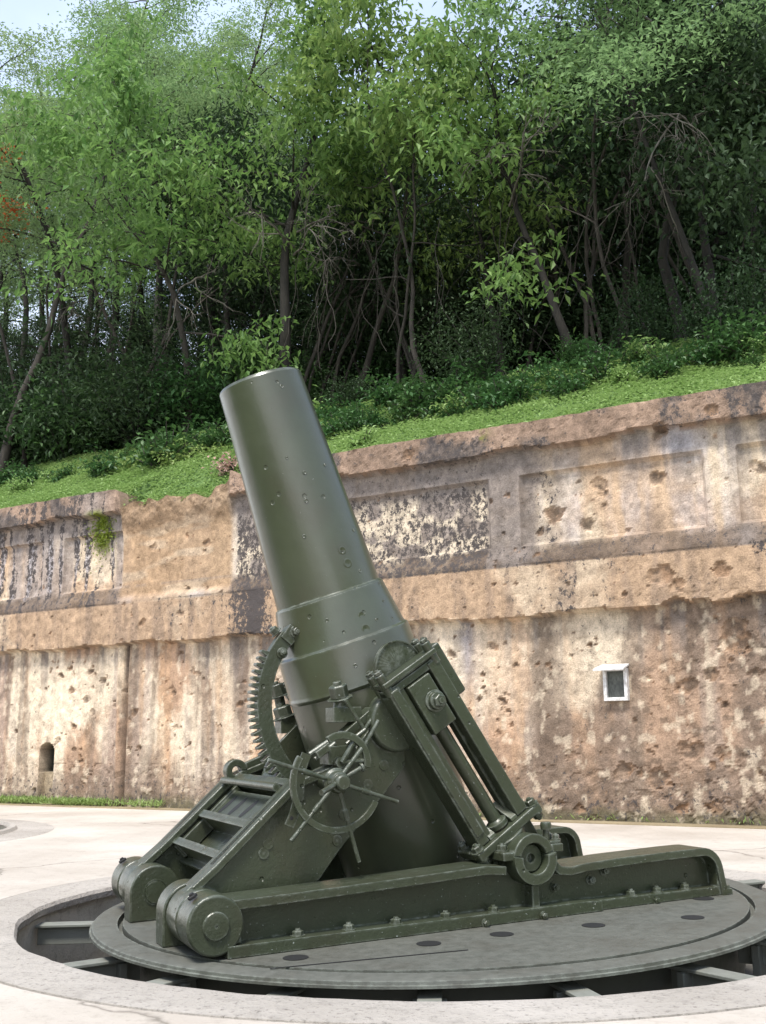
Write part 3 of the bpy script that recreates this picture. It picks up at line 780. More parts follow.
for i in range(60):
    s0 = rg.uniform(-16, 3); z0 = rg.uniform(.15, 2.85)
    if abs(s0 + 1.9) < .5 and 1.5 < z0 < 2.5: continue
    r = .045 + .05 * rg.rand() ** 2; pock(s0, z0, r, .035, 1.4); 
    for k in range(3): pock(s0 + rg.normal() * r * 1.4, z0 + rg.normal() * r, r * .45, .025)
for s0, z0, r in ((-.95, 1.0, .17), (-1.85, .72, .22), (-1.4, .62, .15), (-.2, 2.5, .30), (-.5, .95, .11), (.05, 2.05, .12), (-.9, 1.9, .15), (-.55, 2.05, .13), (-.65, .22, .16), (-1.1, .2, .10), (-2.7, .9, .12), (-4.6, 2.5, .10), (-3.9, 2.6, .10),
               (-2.05, 4.95, .15), (-1.98, 4.80, .10), (-2.75, 4.55, .17), (-2.25, 4.33, .12), (-3.0, 4.33, .08), (-1.15, 4.95, .12), (-1.1, 3.45, .20), (-.9, 3.3, .13), (-.3, 3.45, .15), (.3, 4.9, .14), (-5.2, 5.8, .14), (-.2, 5.75, .12), (-1.0, 5.62, .15),
               (-13.0, 2.2, .10), (-12.6, 2.0, .10), (-13.3, 2.5, .10), (-12.2, 2.35, .09), (-12.4, 1.75, .10), (-12.9, 1.5, .09), (-11.35, 1.75, .10), (-10.4, 2.1, .10), (-9.6, 4.8, .09), (-10.9, 4.85, .09), (-10.1, 3.5, .08), (-11.0, 3.4, .09)):
    pock(s0, z0, r * 1.05, .18 * r + .02, 1.25)
# colours
tan = np.array((.42, .28, .188)); cream = np.array((.66, .555, .42)); brown = np.array((.205, .15, .112)); grey = np.array((.265, .225, .20)); soilc = np.array((.37, .25, .152))
blue = np.array((.37, .35, .365)); coping = np.array((.25, .175, .128)); black = np.array((.07, .06, .055)); orange = np.array((.46, .29, .165)); peach = np.array((.50, .36, .245)); moss = np.array((.15, .19, .02)); dgrey = np.array((.16, .145, .14))
def lay(C, c, m): m = np.clip(m, 0, 1)[..., None]; return C * (1 - m) + c * m
SW = S + .10 * (fbm(S * 7, Z * 5, 4, 95) - .5); ZW = Z + .5 * (fbm(S * 5, Z * 3, 4, 96) - .5)
st = fbm(SW * 2.4, ZW * .22, 5, 101); st2 = fbm(SW * 6, ZW * .4 + 9, 5, 111); bl = fbm(SW * .8, ZW * .8, 7, 121); bf = fbm(S * 4, Z * 4, 6, 131); st3 = fbm(SW * 1.1 + 5, ZW * .14, 5, 141)
C = np.broadcast_to(tan, S.shape + (3,)).copy()
C = lay(C, cream, sst(.42, .60, st * .6 + bl * .4) * .95); C = lay(C, grey * 1.3, sst(.54, .66, fbm(S * 3.2 + 30, Z * .22, 4, 171)) * .5)
C = lay(C, orange, sst(.56, .70, st2) * .45)
low = (Z < ZB + .05)
right = sst(-2.2, -1.2, S + .8 * (bl - .5)) * low
C = lay(C, brown * 1.15, right * (.45 + .6 * sst(.35, .6, st)) * (.65 + .7 * bf))
C = lay(C, brown, low * sst(.48, .62, st3 * .5 + st * .5) * .85 * (S > -11.6) * (.5 + bf)); C = lay(C, brown * .8, low * sst(.60, .72, fbm(S * 5, Z * .35 + 3, 4, 191)) * .6)
colm = np.exp(-((S + 3.02 + .10 * (bl - .5) + .12 * (2.9 - Z) * .3) / (.17 + .10 * (2.9 - Z) * .5 * bl)) ** 2) * low * sst(.2, .9, Z) * (.5 + bf)
C = lay(C, brown * .75, np.clip(colm * 1.5, 0, .92))
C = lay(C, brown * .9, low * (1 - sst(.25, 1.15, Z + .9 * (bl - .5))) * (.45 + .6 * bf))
C = lay(C, grey * .7, low * sst(.50, .64, fbm(S * 4.6, Z * .2 + 7, 4, 211)) * sst(1.7, 2.9, Z + .9 * (bl - .5)) * .8)
C = lay(C, blue, low * np.exp(-((S + 4.35) / .16) ** 2) * sst(1.6, 2.6, Z) * .55 * (.4 + bf)); C = lay(C, cream, low * np.exp(-((S + .62) / .06) ** 2) * sst(.9, 1.6, Z) * .45 * (bf > .42))
C = lay(C, cream * 1.08, low * np.exp(-((S + 2.2) / .5) ** 2) * sst(1.0, 1.8, Z) * .75 * sst(.3, .5, bl)); C = lay(C, cream * 1.08, low * np.exp(-((S + 4.3) / .9) ** 2) * sst(1.2, 1.9, Z) * .6 * (1 - np.exp(-((S + 4.35) / .16) ** 2)))
C = lay(C, cream * 1.1, low * np.exp(-((S + 12.9) / .75) ** 2) * sst(.9, 1.5, Z) * (1 - sst(2.6, 2.95, Z)) * sst(.32, .5, bl) * .9)
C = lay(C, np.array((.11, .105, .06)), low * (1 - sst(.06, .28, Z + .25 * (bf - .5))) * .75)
# ledge
lz = (Z >= ZB + .02) & (Z < 3.84)
C = np.where(lz[..., None], lay(lay(np.broadcast_to(np.array((.40, .28, .185)), C.shape).copy(), cream * .85, sst(.5, .7, bl) * .5), brown * 1.1, sst(.50, .66, st2) * .55), C)
# frieze
fz = Z >= 3.80
F_ = np.broadcast_to(peach, C.shape).copy()
F_ = lay(F_, cream, sst(.45, .62, bl) * .7); F_ = lay(F_, blue * 1.15, sst(.58, .70, st) * .35 * bf * 2)
greyz = sst(-8.95, -8.8, S) * (1 - sst(-3.3, -2.3, S + 1.2 * (bf - .5) + .8 * (bl - .5)))
pil = sst(-3.92, -3.84, S) * (1 - sst(-3.2, -2.9, S))
F_ = lay(F_, grey * .85, greyz * .9); F_ = lay(F_, cream, greyz * sst(.45, .56, bf) * .9 * (1 - sst(4.9, 5.25, Z)) * (1 - pil)); 
leftz = 1 - sst(-11.8, -11.65, S)
F_ = lay(F_, grey * 1.2, leftz * sst(.42, .6, st) * .75); F_ = lay(F_, blue, leftz * sst(.58, .66, st2) * .8)
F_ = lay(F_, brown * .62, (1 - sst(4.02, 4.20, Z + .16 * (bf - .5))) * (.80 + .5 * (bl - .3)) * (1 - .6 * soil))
F_ = lay(F_, dgrey * 1.2, sst(.46, .62, fbm(S * 4.2, Z * .22 + 2, 4, 201)) * sst(4.5, 5.5, Z + .4 * (bl - .5)) * .75 * (1 - soil))
F_ = lay(F_, grey * .8, pil * .8 * sst(.3, .5, bf))
F_ = lay(F_, grey * .9, sst(5.22, 5.3, Z) * (.35 + .4 * sst(-2, -4, S) ) * sst(.25, .5, bl))
F_ = lay(F_, brown * 1.3, np.exp(-((S + 1.25) / .2) ** 2) * (1 - sst(4.3, 4.75, Z)) * .7); F_ = lay(F_, dgrey * 1.3, np.exp(-((S + .02 - .12) / .18) ** 2) * (1 - sst(4.3, 4.9, Z)) * .5)
F_ = lay(F_, blue, np.exp(-((S + .75) / .3) ** 2) * sst(5.2, 5.35, Z) * .9)
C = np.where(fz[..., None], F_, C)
# soil
C = lay(C, lay(lay(np.broadcast_to(soilc, C.shape).copy(), cream * .9, sst(.54, .62, fbm(S * .8, Z * 3, 3, 151)) * .35), soilc * .72, sst(5.05, 5.5, Z + .3 * (bf - .5)) * .8), np.maximum(soilz, 0) * (.9 + 0 * S))
C = lay(C, grey * .9, soil * np.exp(-((Z - 4.13) / .02) ** 2) * .5 * (bl > .4))
# coping
C = np.where((cop > .5)[..., None], lay(lay(lay(np.broadcast_to(coping, C.shape).copy(), coping * 1.35, sst(.5, .65, bl) * .7), black * 1.6, sst(.53, .66, fbm(S * 1.5, Z * .9, 5, 161)) * .85), grey, (1 - sst(-12.9, -12.5, S)) * 0 + np.exp(-((S + 12.35) / .45) ** 2) * .8), C)
# moss
C = lay(C, moss, np.exp(-((S + 12.27) / .22) ** 2) * sst(4.75, 5.2, Z + .5 * (bf - .5)) * sst(.35, .5, bf) * (1 - sst(5.6, 5.75, Z)))
C = lay(C, moss, np.exp(-((S + 3.95) / .18) ** 2) * sst(5.75, 5.9, Z) * sst(.42, .5, bf))
# rusty brown inside pocks, deeper parts darker in patches
C = lay(C, np.array((.28, .175, .108)), sst(.15, .7, cr) * (.25 + .6 * sst(.4, .6, bf))); C = lay(C, brown * .5, sst(.4, 1, cr) * sst(.42, .55, fbm(S * 9, Z * 9, 3, 181)) * .8)
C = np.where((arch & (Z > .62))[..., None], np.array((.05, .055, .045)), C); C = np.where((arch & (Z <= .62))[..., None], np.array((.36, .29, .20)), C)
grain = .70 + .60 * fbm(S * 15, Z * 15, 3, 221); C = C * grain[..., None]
C = lay(C, brown * .45, sst(.63, .70, fbm(S * 7, Z * 7, 4, 231)) * (.25 + .35 * low * sst(-2.6, -1, S)) * (1 - .6 * soil))
C = lay(C, cream * 1.05, sst(.62, .70, fbm(S * 8 + 20, Z * 6, 4, 241)) * .45 * low)
# lichen speck mask
spk = np.zeros_like(S)
spk = np.maximum(spk, greyz * fz * (.45 + .75 * bl) * (1 - .75 * pil) * (1 - .5 * sst(5.1, 5.3, Z)))
spk = np.maximum(spk, leftz * fz * sst(.45, .6, st2) * .9)
spk = np.maximum(spk, fz * (1 - sst(4.05, 4.2, Z)) * .5 * (1 - soil))
spk = np.maximum(spk, lz * (np.exp(-((S + 8.5) / .5) ** 2) * 1.1 + sst(-.9, .1, S) * .75 * sst(.4, .6, bl) + .30 * sst(.40, .58, bl) + .25 * sst(.5, .62, st2)))
spk = np.maximum(spk, (cop > .5) * (.25 + .5 * sst(.48, .62, fbm(S * 1.5, Z * .9, 5, 161))))
spk = np.maximum(spk, low * (sst(-1.3, .5, S) * .55 * st + .25 * sst(.5, .65, st3)))
spk = np.maximum(spk, low * (1 - sst(.3, 1.0, Z)) * .5)
spk = spk * (1 - soilz * .9) + soilz * .15
PX = Wp.x + Wd.x * S + Wn.x * D; PY = Wp.y + Wd.y * S + Wn.y * D
V = np.stack([PX, PY, Z], -1)
# coping top going back under the turf
tb = []
for q in (.10, .30, .55):
    tb.append(np.stack([Wp.x + Wd.x * ss - Wn.x * q, Wp.y + Wd.y * ss - Wn.y * q, top - .01 - .02 * q], -1))
V = np.concatenate([V, np.stack(tb)], 0)
C = np.concatenate([C] + [C[-1:]] * 3, 0); spk = np.concatenate([spk] + [spk[-1:]] * 3, 0)
nr, ncs = V.shape[:2]
idx = np.arange(nr * ncs).reshape(nr, ncs)
Fq = np.stack([idx[:-1, :-1], idx[:-1, 1:], idx[1:, 1:], idx[1:, :-1]], -1).reshape(-1, 4)
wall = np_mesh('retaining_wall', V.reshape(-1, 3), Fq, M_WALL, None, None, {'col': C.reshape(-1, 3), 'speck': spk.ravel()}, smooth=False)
tag(wall, 'long shell-pocked concrete retaining wall with ledge and recessed panels behind the mortar', 'wall')
# window with hood
wx = (Wd, -Wn, Z3)
mb = MB(); wc = (-1.935, 1.945); ww, wh = .36, .47
for dx, dz, sx, sz in ((-ww / 2 + .025, 0, .05, wh), (ww / 2 - .025, 0, .05, wh), (0, -wh / 2 + .025, ww - .1, .05), (0, wh / 2 - .02, ww - .1, .04)):
    mb.box(wpt(wc[0] + dx, wc[1] + dz, .035), (sx, .11, sz), wx)
win = mb.build('window', M_WHITE, wall, 0.004); win['label'] = 'small white framed window under a slanting white hood'
mb = MB(); mb.box(wpt(wc[0], wc[1], .02), (ww - .09, .02, wh - .08), wx); mb.build('pane', M_PANE, win)
mb = MB()
hs = [wpt(wc[0] - .28, wc[1] + .225, .23), wpt(wc[0] + .18, wc[1] + .225, .23), wpt(wc[0] + .20, wc[1] + .30, .0), wpt(wc[0] - .22, wc[1] + .30, .0)]
a = [mb.bm.verts.new(p) for p in hs]; b2 = [mb.bm.verts.new(p - Z3 * .028) for p in hs]
mb.face(a); mb.face(b2[::-1])
for i in range(4): mb.face((a[(i + 1) % 4], a[i], b2[i], b2[(i + 1) % 4]))
mb.build('hood', M_WHITE, win, 0.004)
# gutter strip along the foot of the wall
mb = MB(); L_ = 27.0
mb.box(wpt(-7, .004, .12), (L_, .50, .02), wx); gt = mb.build('gutter', M_GUTTER); gt['kind'] = 'structure'

# ================================================================== HILL
def edge_z(s):
    return np.interp(s, ss, top) - .03
def hill_z(s, q):
    s = np.asarray(s, float); q = np.asarray(q, float)
    e = edge_z(s)
    e = e + (6.0 - e) * sst(.2, 1.2, q)
    rise = np.where(q < 4, .60 * q, 2.4 + .40 * (q - 4)); rise = np.where(q > 45, 18.8 + .1 * (q - 45), rise)
    return e + rise - .06 * (1 - sst(0, .35, q)) + .22 * (fbm(s * .5 + 50, q * .5, 3, 201) - .5) * sst(.3, 2, q)
hs_ = np.concatenate([np.arange(-60, -22, 2.0), np.arange(-21, 7, .35), np.arange(8, 50, 2.0)])
hq = np.concatenate([np.arange(-.04, 5, .22), np.arange(5, 20, .9), np.arange(21, 140, 6.0)])
HS, HQ = np.meshgrid(hs_, hq); HZ = hill_z(HS, HQ)
V = np.stack([Wp.x + Wd.x * HS - Wn.x * HQ, Wp.y + Wd.y * HS - Wn.y * HQ, HZ], -1)
idx = np.arange(V.shape[0] * V.shape[1]).reshape(V.shape[:2])
Fq = np.stack([idx[:-1, :-1], idx[:-1, 1:], idx[1:, 1:], idx[1:, :-1]], -1).reshape(-1, 4)
m, nt, b, out = new_mat('forest_soil')
at = N(nt, 'ShaderNodeAttribute', attribute_name='turf'); n = N(nt, 'ShaderNodeTexNoise', Scale=6.0, Detail=6.0)
cc = ramp(nt, n.outputs[0], [(0.35, (0.035, 0.032, 0.02)), (0.65, (0.075, 0.06, 0.04))]); c2 = ramp(nt, n.outputs[0], [(0.35, (0.07, 0.13, 0.03)), (0.65, (0.12, 0.19, 0.05))])
nt.links.new(mixc(nt, at.outputs['Fac'], cc.outputs[0], c2.outputs[0]), b.inputs['Base Color']); b.inputs['Roughness'].default_value = .95
hill = np_mesh('hillside', V.reshape(-1, 3), Fq, m, None, None, {'turf': (1 - sst(2.2, 3.2, HQ + .8 * (fbm(HS, HQ, 3, 5) - .5))).ravel()}); hill['kind'] = 'structure'
def bank(x0, dirx):  # unseen side banks, added to darken the barrel's side reflections
    ys = np.arange(-15, 9.0, 1.2); qs = np.concatenate([np.arange(0, 12, .8), [14, 20, 30]])
    YY, QQ = np.meshgrid(ys, qs)
    ZZ = np.where(QQ < .4, 0, np.minimum(QQ * 1.9, 6.0 + (QQ - 3.2) * .35)) + .5 * (fbm(YY * .4, QQ * .4, 3, 301) - .5)
    V = np.stack([x0 + dirx * QQ, YY, ZZ - .1], -1); idx = np.arange(YY.size).reshape(YY.shape)
    o = np_mesh('unseen_shade_bank', V.reshape(-1, 3), np.stack([idx[:-1, :-1], idx[:-1, 1:], idx[1:, 1:], idx[1:, :-1]], -1).reshape(-1, 4), m, None, None, {'turf': np.full(YY.size, .8)}); o['kind'] = 'structure'
bank(8.2, 1); bank(-7.2, -1)
def hpos(s, q):
    z = float(hill_z(np.array([s]), np.array([q]))[0])
    return Vector((Wp.x + Wd.x * s - Wn.x * q, Wp.y + Wd.y * s - Wn.y * q, z))
def col_s(u, q):
    """wall coordinate s where picture column u meets the line q metres behind the wall"""
    d = Vector(((u - 383) / FPX, 1.0, 0)) ; d = Vector((d.x, d.y, 0))
    d = Vector((d.x, cp + 0 * sp, 0))
    P0 = Wp - Wn * q
    t = (P0 - Vector((0, 0, 0))).dot(Wn) / d.dot(Wn)
    return (d * t - P0).dot(Wd)

# ================================================================== VEGETATION
def leaves(P, L, W, droop, rs, up=0.75):
    """P (n,3) leaf bases -> quads. random heading, normal mostly up"""
    n = len(P)
    az = rs.uniform(0, 2 * np.pi, n); el = rs.normal(-droop, .35, n)
    d = np.stack([np.cos(az) * np.cos(el), np.sin(az) * np.cos(el), np.sin(el)], -1)
    upv = np.stack([rs.normal(0, 1 - up, n), rs.normal(0, 1 - up, n), np.ones(n)], -1)
    sdir = np.cross(d, upv); sdir /= np.linalg.norm(sdir, axis=1, keepdims=True) + 1e-9
    nn = np.cross(sdir, d)
    l = (L * rs.uniform(.65, 1.25, n))[:, None]; w = (W * rs.uniform(.7, 1.2, n))[:, None]
    mid = P + d * l * .45 + nn * w * .18
    tip = P + d * l - nn * l * .10
    V = np.stack([P, mid + sdir * w * .5, tip, mid - sdir * w * .5], 1).reshape(-1, 3)
    F = np.arange(4 * n).reshape(n, 4)
    rnd = np.repeat(np.clip(rs.normal(.5, .25, n), 0, 1), 4)
    return V, F, rnd

VA = -math.pi / 2   # heading towards the mortar yard
class Tubes:
    def __init__(self): self.V = []; self.F = []; self.n = 0
    def add(self, pts, radii, seg):
        pts = np.asarray(pts, float); m = len(pts)
        t = np.gradient(pts, axis=0); t /= np.linalg.norm(t, axis=1, keepdims=True) + 1e-9
        ref = np.array((.31, .17, .93)) if abs(t[0][2]) < .8 else np.array((.9, .3, .1))
        u = np.cross(t, ref); u /= np.linalg.norm(u, axis=1, keepdims=True) + 1e-9; w = np.cross(t, u)
        a = np.arange(seg) * 2 * np.pi / seg
        ring = pts[:, None] + (u[:, None] * np.cos(a)[None, :, None] + w[:, None] * np.sin(a)[None, :, None]) * np.asarray(radii)[:, None, None]
        self.V.append(ring.reshape(-1, 3))
        i = np.arange(m * seg).reshape(m, seg); j = np.roll(i, -1, axis=1)
        self.F.append(np.stack([i[:-1], j[:-1], j[1:], i[1:]], -1).reshape(-1, 4) + self.n)
        self.n += m * seg
    def data(self): return np.concatenate(self.V), np.concatenate(self.F)

def curve(p, d, L, n, rs, wig, grav=0.0):
    pts = [np.array(p, float)]; d = np.array(d, float); d /= np.linalg.norm(d)
    for i in range(n):
        d = d + rs.normal(0, wig, 3) + np.array((0, 0, grav)); d /= np.linalg.norm(d)
        pts.append(pts[-1] + d * L / n)
    return np.array(pts)

def tree_mesh(seed, H, lean=(0, 0), r0=.16, base=.45, spread=3.2, nl=11, leafL=.18, leafW=.075, spr=24, clump=.42, droop=.5, wig=.10, stems=1, front=None, dens=1.0, flat=.45, skirt=0):
    r0 = r0 * .72
    """numpy tree: returns trunk data, leaf data, (spray centres)"""
    rs = np.random.RandomState(seed); T = Tubes(); cl = []
    for sidx_ in range(stems):
        dv = np.array((lean[0], lean[1], 1.0)) + (rs.normal(0, .18, 3) * (1, 1, 0) if stems > 1 else 0)
        tr = curve((rs.normal(0, .12) if stems > 1 else 0, rs.normal(0, .12) if stems > 1 else 0, -.3), dv, H * .92, 14, rs, wig, .03)
        tt = np.linspace(0, 1, 15)
        T.add(tr, r0 * (1 - .80 * tt) * (1 + .5 * np.exp(-tt * 14)), 8)
        for i in range(nl + skirt):
            f = base + (1 - base) * ((i + .5) / nl) + rs.uniform(-.03, .03); f = min(max(f, .1), .99)
            p = np.array([np.interp(f, tt, tr[:, k]) for k in range(3)])
            az = i * 2.399 + rs.uniform(-.5, .5) + seed
            if front is not None and rs.rand() < .6: az = front + rs.normal(0, .7)
            el = rs.uniform(.05, .75) * (1 if f < .85 else 1.5)
            if i >= nl:
                f = base - rs.uniform(0, .16); p = np.array([np.interp(f, tt, tr[:, k]) for k in range(3)]); az = (front if front is not None else VA) + rs.normal(0, .8); el = rs.uniform(-.45, .1)
            L = spread * (1 - .45 * (f - base) / (1 - base)) * rs.uniform(.65, 1.15)
            lb = curve(p, (math.cos(az) * math.cos(el), math.sin(az) * math.cos(el), math.sin(el)), L, 8, rs, .13, -.03)
            rl = r0 * .42 * (1 - .6 * f)
            T.add(lb, rl * (1 - .8 * np.linspace(0, 1, 9)), 5)
            for k in range(7):
                fk = .2 + .8 * (k + rs.rand()) / 7
                pk = np.array([np.interp(fk, np.linspace(0, 1, 9), lb[:, q]) for q in range(3)])
                dk = rs.normal(0, 1, 3) * (1, 1, .45) + (lb[-1] - lb[0]) / L * .9
                tw = curve(pk, dk, L * rs.uniform(.22, .42), 5, rs, .2, -.05)
                T.add(tw, rl * .30 * (1 - .75 * np.linspace(0, 1, 6)), 3)
                if rs.rand() < dens: cl.append(tw[-1])
                if rs.rand() < dens * .55: cl.append(tw[2])
            cl.append(lb[-1])
    cl = np.array(cl)
    n = np.maximum(6, rs.normal(spr, spr * .3, len(cl))).astype(int)
    C_ = np.repeat(cl, n, axis=0)
    off = rs.normal(0, 1, (len(C_), 3)) * (clump, clump, clump * flat)
    P = C_ + off
    # outer leaves of a spray hang a bit lower
    P[:, 2] -= .25 * (off[:, 0] ** 2 + off[:, 1] ** 2) / max(clump, .1) 
    V, F, rnd = leaves(P, leafL, leafW, droop, rs)
    return T.data(), (V, F, rnd), cl

def build_tree(name, loc, rz, label, group, bark, leafm, tm, cat='tree', crown='crown', trunk='trunk'):
    root = empty(name, loc); root.rotation_euler.z = rz
    tag(root, label, cat, group)
    (tv, tf), (lv, lf, rn), cl = tm
    np_mesh(trunk, tv, tf, bark, None, root)
    np_mesh(crown, lv, lf, leafm, None, root, {'rnd': rn}, smooth=False)
    return root, cl


def tree_at(u, q): 
    s_ = col_s(u, q); return hpos(s_, q)
FEATH = dict(leafL=.13, leafW=.052, spr=80, clump=.34, droop=.25, flat=.36)
BROAD = dict(leafL=.25, leafW=.105, spr=32, clump=.34, droop=.6, flat=.42)
DARK = dict(leafL=.19, leafW=.09, spr=60, clump=.52, droop=.5, flat=.6)
hero = [
 # name, u, q, label, bark, leaf, params
 ('feathery_tree', -6, 3.6, 'feathery tree with bending trunk cut by the left edge of the photo', B_MID, L_FEATHER, dict(seed=1, H=14.5, lean=(.05, 0), r0=.17, base=.50, spread=4.0, nl=13, **FEATH)),
 ('feathery_tree', 78, 7.5, 'feathery tree with dark trunk bending left under the sky gaps', B_DARK, L_FEATHER, dict(seed=2, H=15.5, lean=(-.14, 0), r0=.19, base=.48, spread=3.8, nl=12, wig=.13, dens=.95, **FEATH)),
 ('slender_tree', 108, 6.5, 'slender forked tree with thin winding stems at left', B_MID, L_FEATHER, dict(seed=3, H=13.5, lean=(.10, -.05), r0=.10, base=.5, spread=3.0, nl=8, wig=.16, stems=2, dens=.8, **FEATH)),
 ('grey_tree', 150, 12, 'straight pale grey trunk rising behind the leafy branches at left', B_PALE, L_FEATHER, dict(seed=4, H=15.5, lean=(0, 0), r0=.26, base=.62, spread=4.2, nl=13, wig=.03, dens=.95, **FEATH)),
 ('feathery_tree', 20, 10, 'tall feathery tree behind the pale trunk at the left edge', B_DARK, L_FEATHER, dict(seed=21, H=16, lean=(.04, 0), r0=.2, base=.5, spread=4.2, nl=13, **FEATH)),
 ('feathery_tree', 215, 10.5, 'tall feathery tree behind the drooping sprays above the muzzle', B_DARK, L_FEATHER, dict(seed=22, H=15, lean=(-.04, 0), r0=.2, base=.52, spread=4.0, nl=13, **FEATH)),
 ('broadleaf_tree', 182, 5.2, 'bright broadleaf tree whose drooping sprays hang above the muzzle', B_MID, L_BROAD, dict(skirt=1, seed=5, H=10.5, lean=(.10, -.16), r0=.15, base=.45, spread=4.2, nl=15, wig=.13, front=VA, dens=1.0, **BROAD)),
 ('broadleaf_tree', 286, 6.0, 'broadleaf tree with thick dark trunk just right of the muzzle', B_DARK, L_BROAD, dict(seed=6, H=11.5, lean=(.04, -.08), r0=.24, base=.5, spread=3.8, nl=14, front=VA, **BROAD)),
 ('twiggy_tree', 352, 8.0, 'twiggy tree with many thin bare grey branches at mid height', B_MID, L_BROAD, dict(seed=7, H=11.5, lean=(.06, -.05), r0=.13, base=.42, spread=3.6, nl=13, wig=.14, dens=.5, **BROAD)),
 ('slender_tree', 432, 5.4, 'thin curved tree leaning left near the middle of the grass bank', B_MID, L_BROAD, dict(seed=8, H=11, lean=(-.18, -.05), r0=.09, base=.55, spread=3.2, nl=10, wig=.15, front=VA, dens=.8, **BROAD)),
 ('broadleaf_tree', 505, 9.0, 'tall leafy tree around the bright sky gap at top centre', B_DARK, L_BROAD, dict(seed=9, H=7.5, lean=(.0, 0), r0=.17, base=.5, spread=3.2, nl=11, dens=.5, **BROAD)),
 ('leaning_tree', 588, 6.2, 'dark trunk leaning left right of centre with a low bright spray', B_DARK, L_BROAD, dict(seed=10, H=11.5, lean=(-.38, -.02), dens=.65, skirt=2, r0=.14, base=.48, spread=4.0, nl=14, wig=.09, front=VA, **BROAD)),
 ('feathery_tree', 722, 4.6, 'yellow green feathery tree overhanging the top right corner', B_DARK, L_FEATHER, dict(seed=11, H=8.9, lean=(-.12, -.10), r0=.10, base=.60, spread=4.2, nl=15, front=VA, **FEATH)),
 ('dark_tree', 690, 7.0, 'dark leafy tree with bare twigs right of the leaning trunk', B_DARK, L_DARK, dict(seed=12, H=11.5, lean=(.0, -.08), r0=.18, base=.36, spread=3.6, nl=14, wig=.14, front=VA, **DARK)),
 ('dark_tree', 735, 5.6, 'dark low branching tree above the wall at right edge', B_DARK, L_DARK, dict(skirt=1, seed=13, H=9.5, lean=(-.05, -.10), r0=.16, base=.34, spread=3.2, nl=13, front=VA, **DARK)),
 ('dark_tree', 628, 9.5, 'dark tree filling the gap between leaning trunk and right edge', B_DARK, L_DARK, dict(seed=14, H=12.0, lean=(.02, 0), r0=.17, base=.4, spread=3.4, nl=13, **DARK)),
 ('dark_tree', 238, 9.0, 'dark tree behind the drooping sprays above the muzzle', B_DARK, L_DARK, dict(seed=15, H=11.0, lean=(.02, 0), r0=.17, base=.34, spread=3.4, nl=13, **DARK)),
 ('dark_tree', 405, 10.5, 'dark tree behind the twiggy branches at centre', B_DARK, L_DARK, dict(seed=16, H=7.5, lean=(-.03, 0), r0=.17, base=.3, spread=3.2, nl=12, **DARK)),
]
def bare_branch(root, base, az, L, seed, r=.035):
    rs = np.random.RandomState(seed); T = Tubes()
    def grow(p, d, L, r, lev):
        c_ = curve(p, d, L, 8, rs, .17, -.035); T.add(c_, r * np.linspace(1, .35, 9), 5 if lev == 0 else 4)
        if lev < 3:
            for k in range(4 if lev < 2 else 3):
                i_ = rs.randint(2, 8); dd = (c_[i_] - c_[i_ - 1]); dd = dd / np.linalg.norm(dd) + rs.normal(0, .55, 3) + np.array((0, 0, -.15))
                grow(c_[i_], dd, L * rs.uniform(.35, .6), r * .5, lev + 1)
    grow(base, (math.cos(az), math.sin(az), -.12), L, r, 0)
    v, f = T.data(); np_mesh('bare_branch', v, f, B_PALE, None, root)
bare = {5: [(4.2, -1.2, 2.2)], 6: [(4.6, -1.9, 2.8), (4.4, -1.2, 2.6), (5.0, -.9, 2.4)], 7: [(4.0, -1.9, 2.2), (4.8, -1.3, 2.4)], 9: [(5.5, -1.6, 2.4)], 10: [(3.8, -1.2, 2.4), (4.8, -2.2, 2.2)], 11: [(6.4, -2.4, 2.2)], 12: [(4.6, -2.0, 3.0), (5.4, -1.5, 2.6)], 13: [(4.6, -2.3, 3.2), (3.6, -2.0, 2.4)], 2: [(4.6, -1.0, 2.2)], 16: [(3.4, -1.5, 2.0)]}
for nm, u, q, lab, bk, lf, prm in hero:
    p = tree_at(u, q)
    root, cl = build_tree(nm, p, 0, lab, None, bk, lf, tree_mesh(**prm))
    for k, (z, az, L) in enumerate(bare.get(prm['seed'], [])):
        ln = prm.get('lean', (0, 0)); bare_branch(root, (ln[0] * z, ln[1] * z, z), az, L, prm['seed'] * 10 + k)
# flame tree
tm = tree_mesh(seed=31, H=11.0, r0=.10, base=.72, spread=1.9, nl=8, dens=.35, **FEATH)
root, cl = build_tree('flame_tree', tree_at(22, 4.6), .4, 'tree with orange red blossoms showing at the left edge', None, B_MID, L_FEATHER, tm)
rs = np.random.RandomState(4); sel = cl[rs.rand(len(cl)) < .95]
P_ = np.repeat(sel, 42, axis=0); P_ = P_ + rs.normal(0, 1, P_.shape) * (.35, .35, .15) + (0, 0, .15)
v_, f_, r_ = leaves(P_, .13, .10, -.2, rs); np_mesh('blossom', v_, f_, L_FLAME, None, root, {'rnd': r_}, smooth=False)

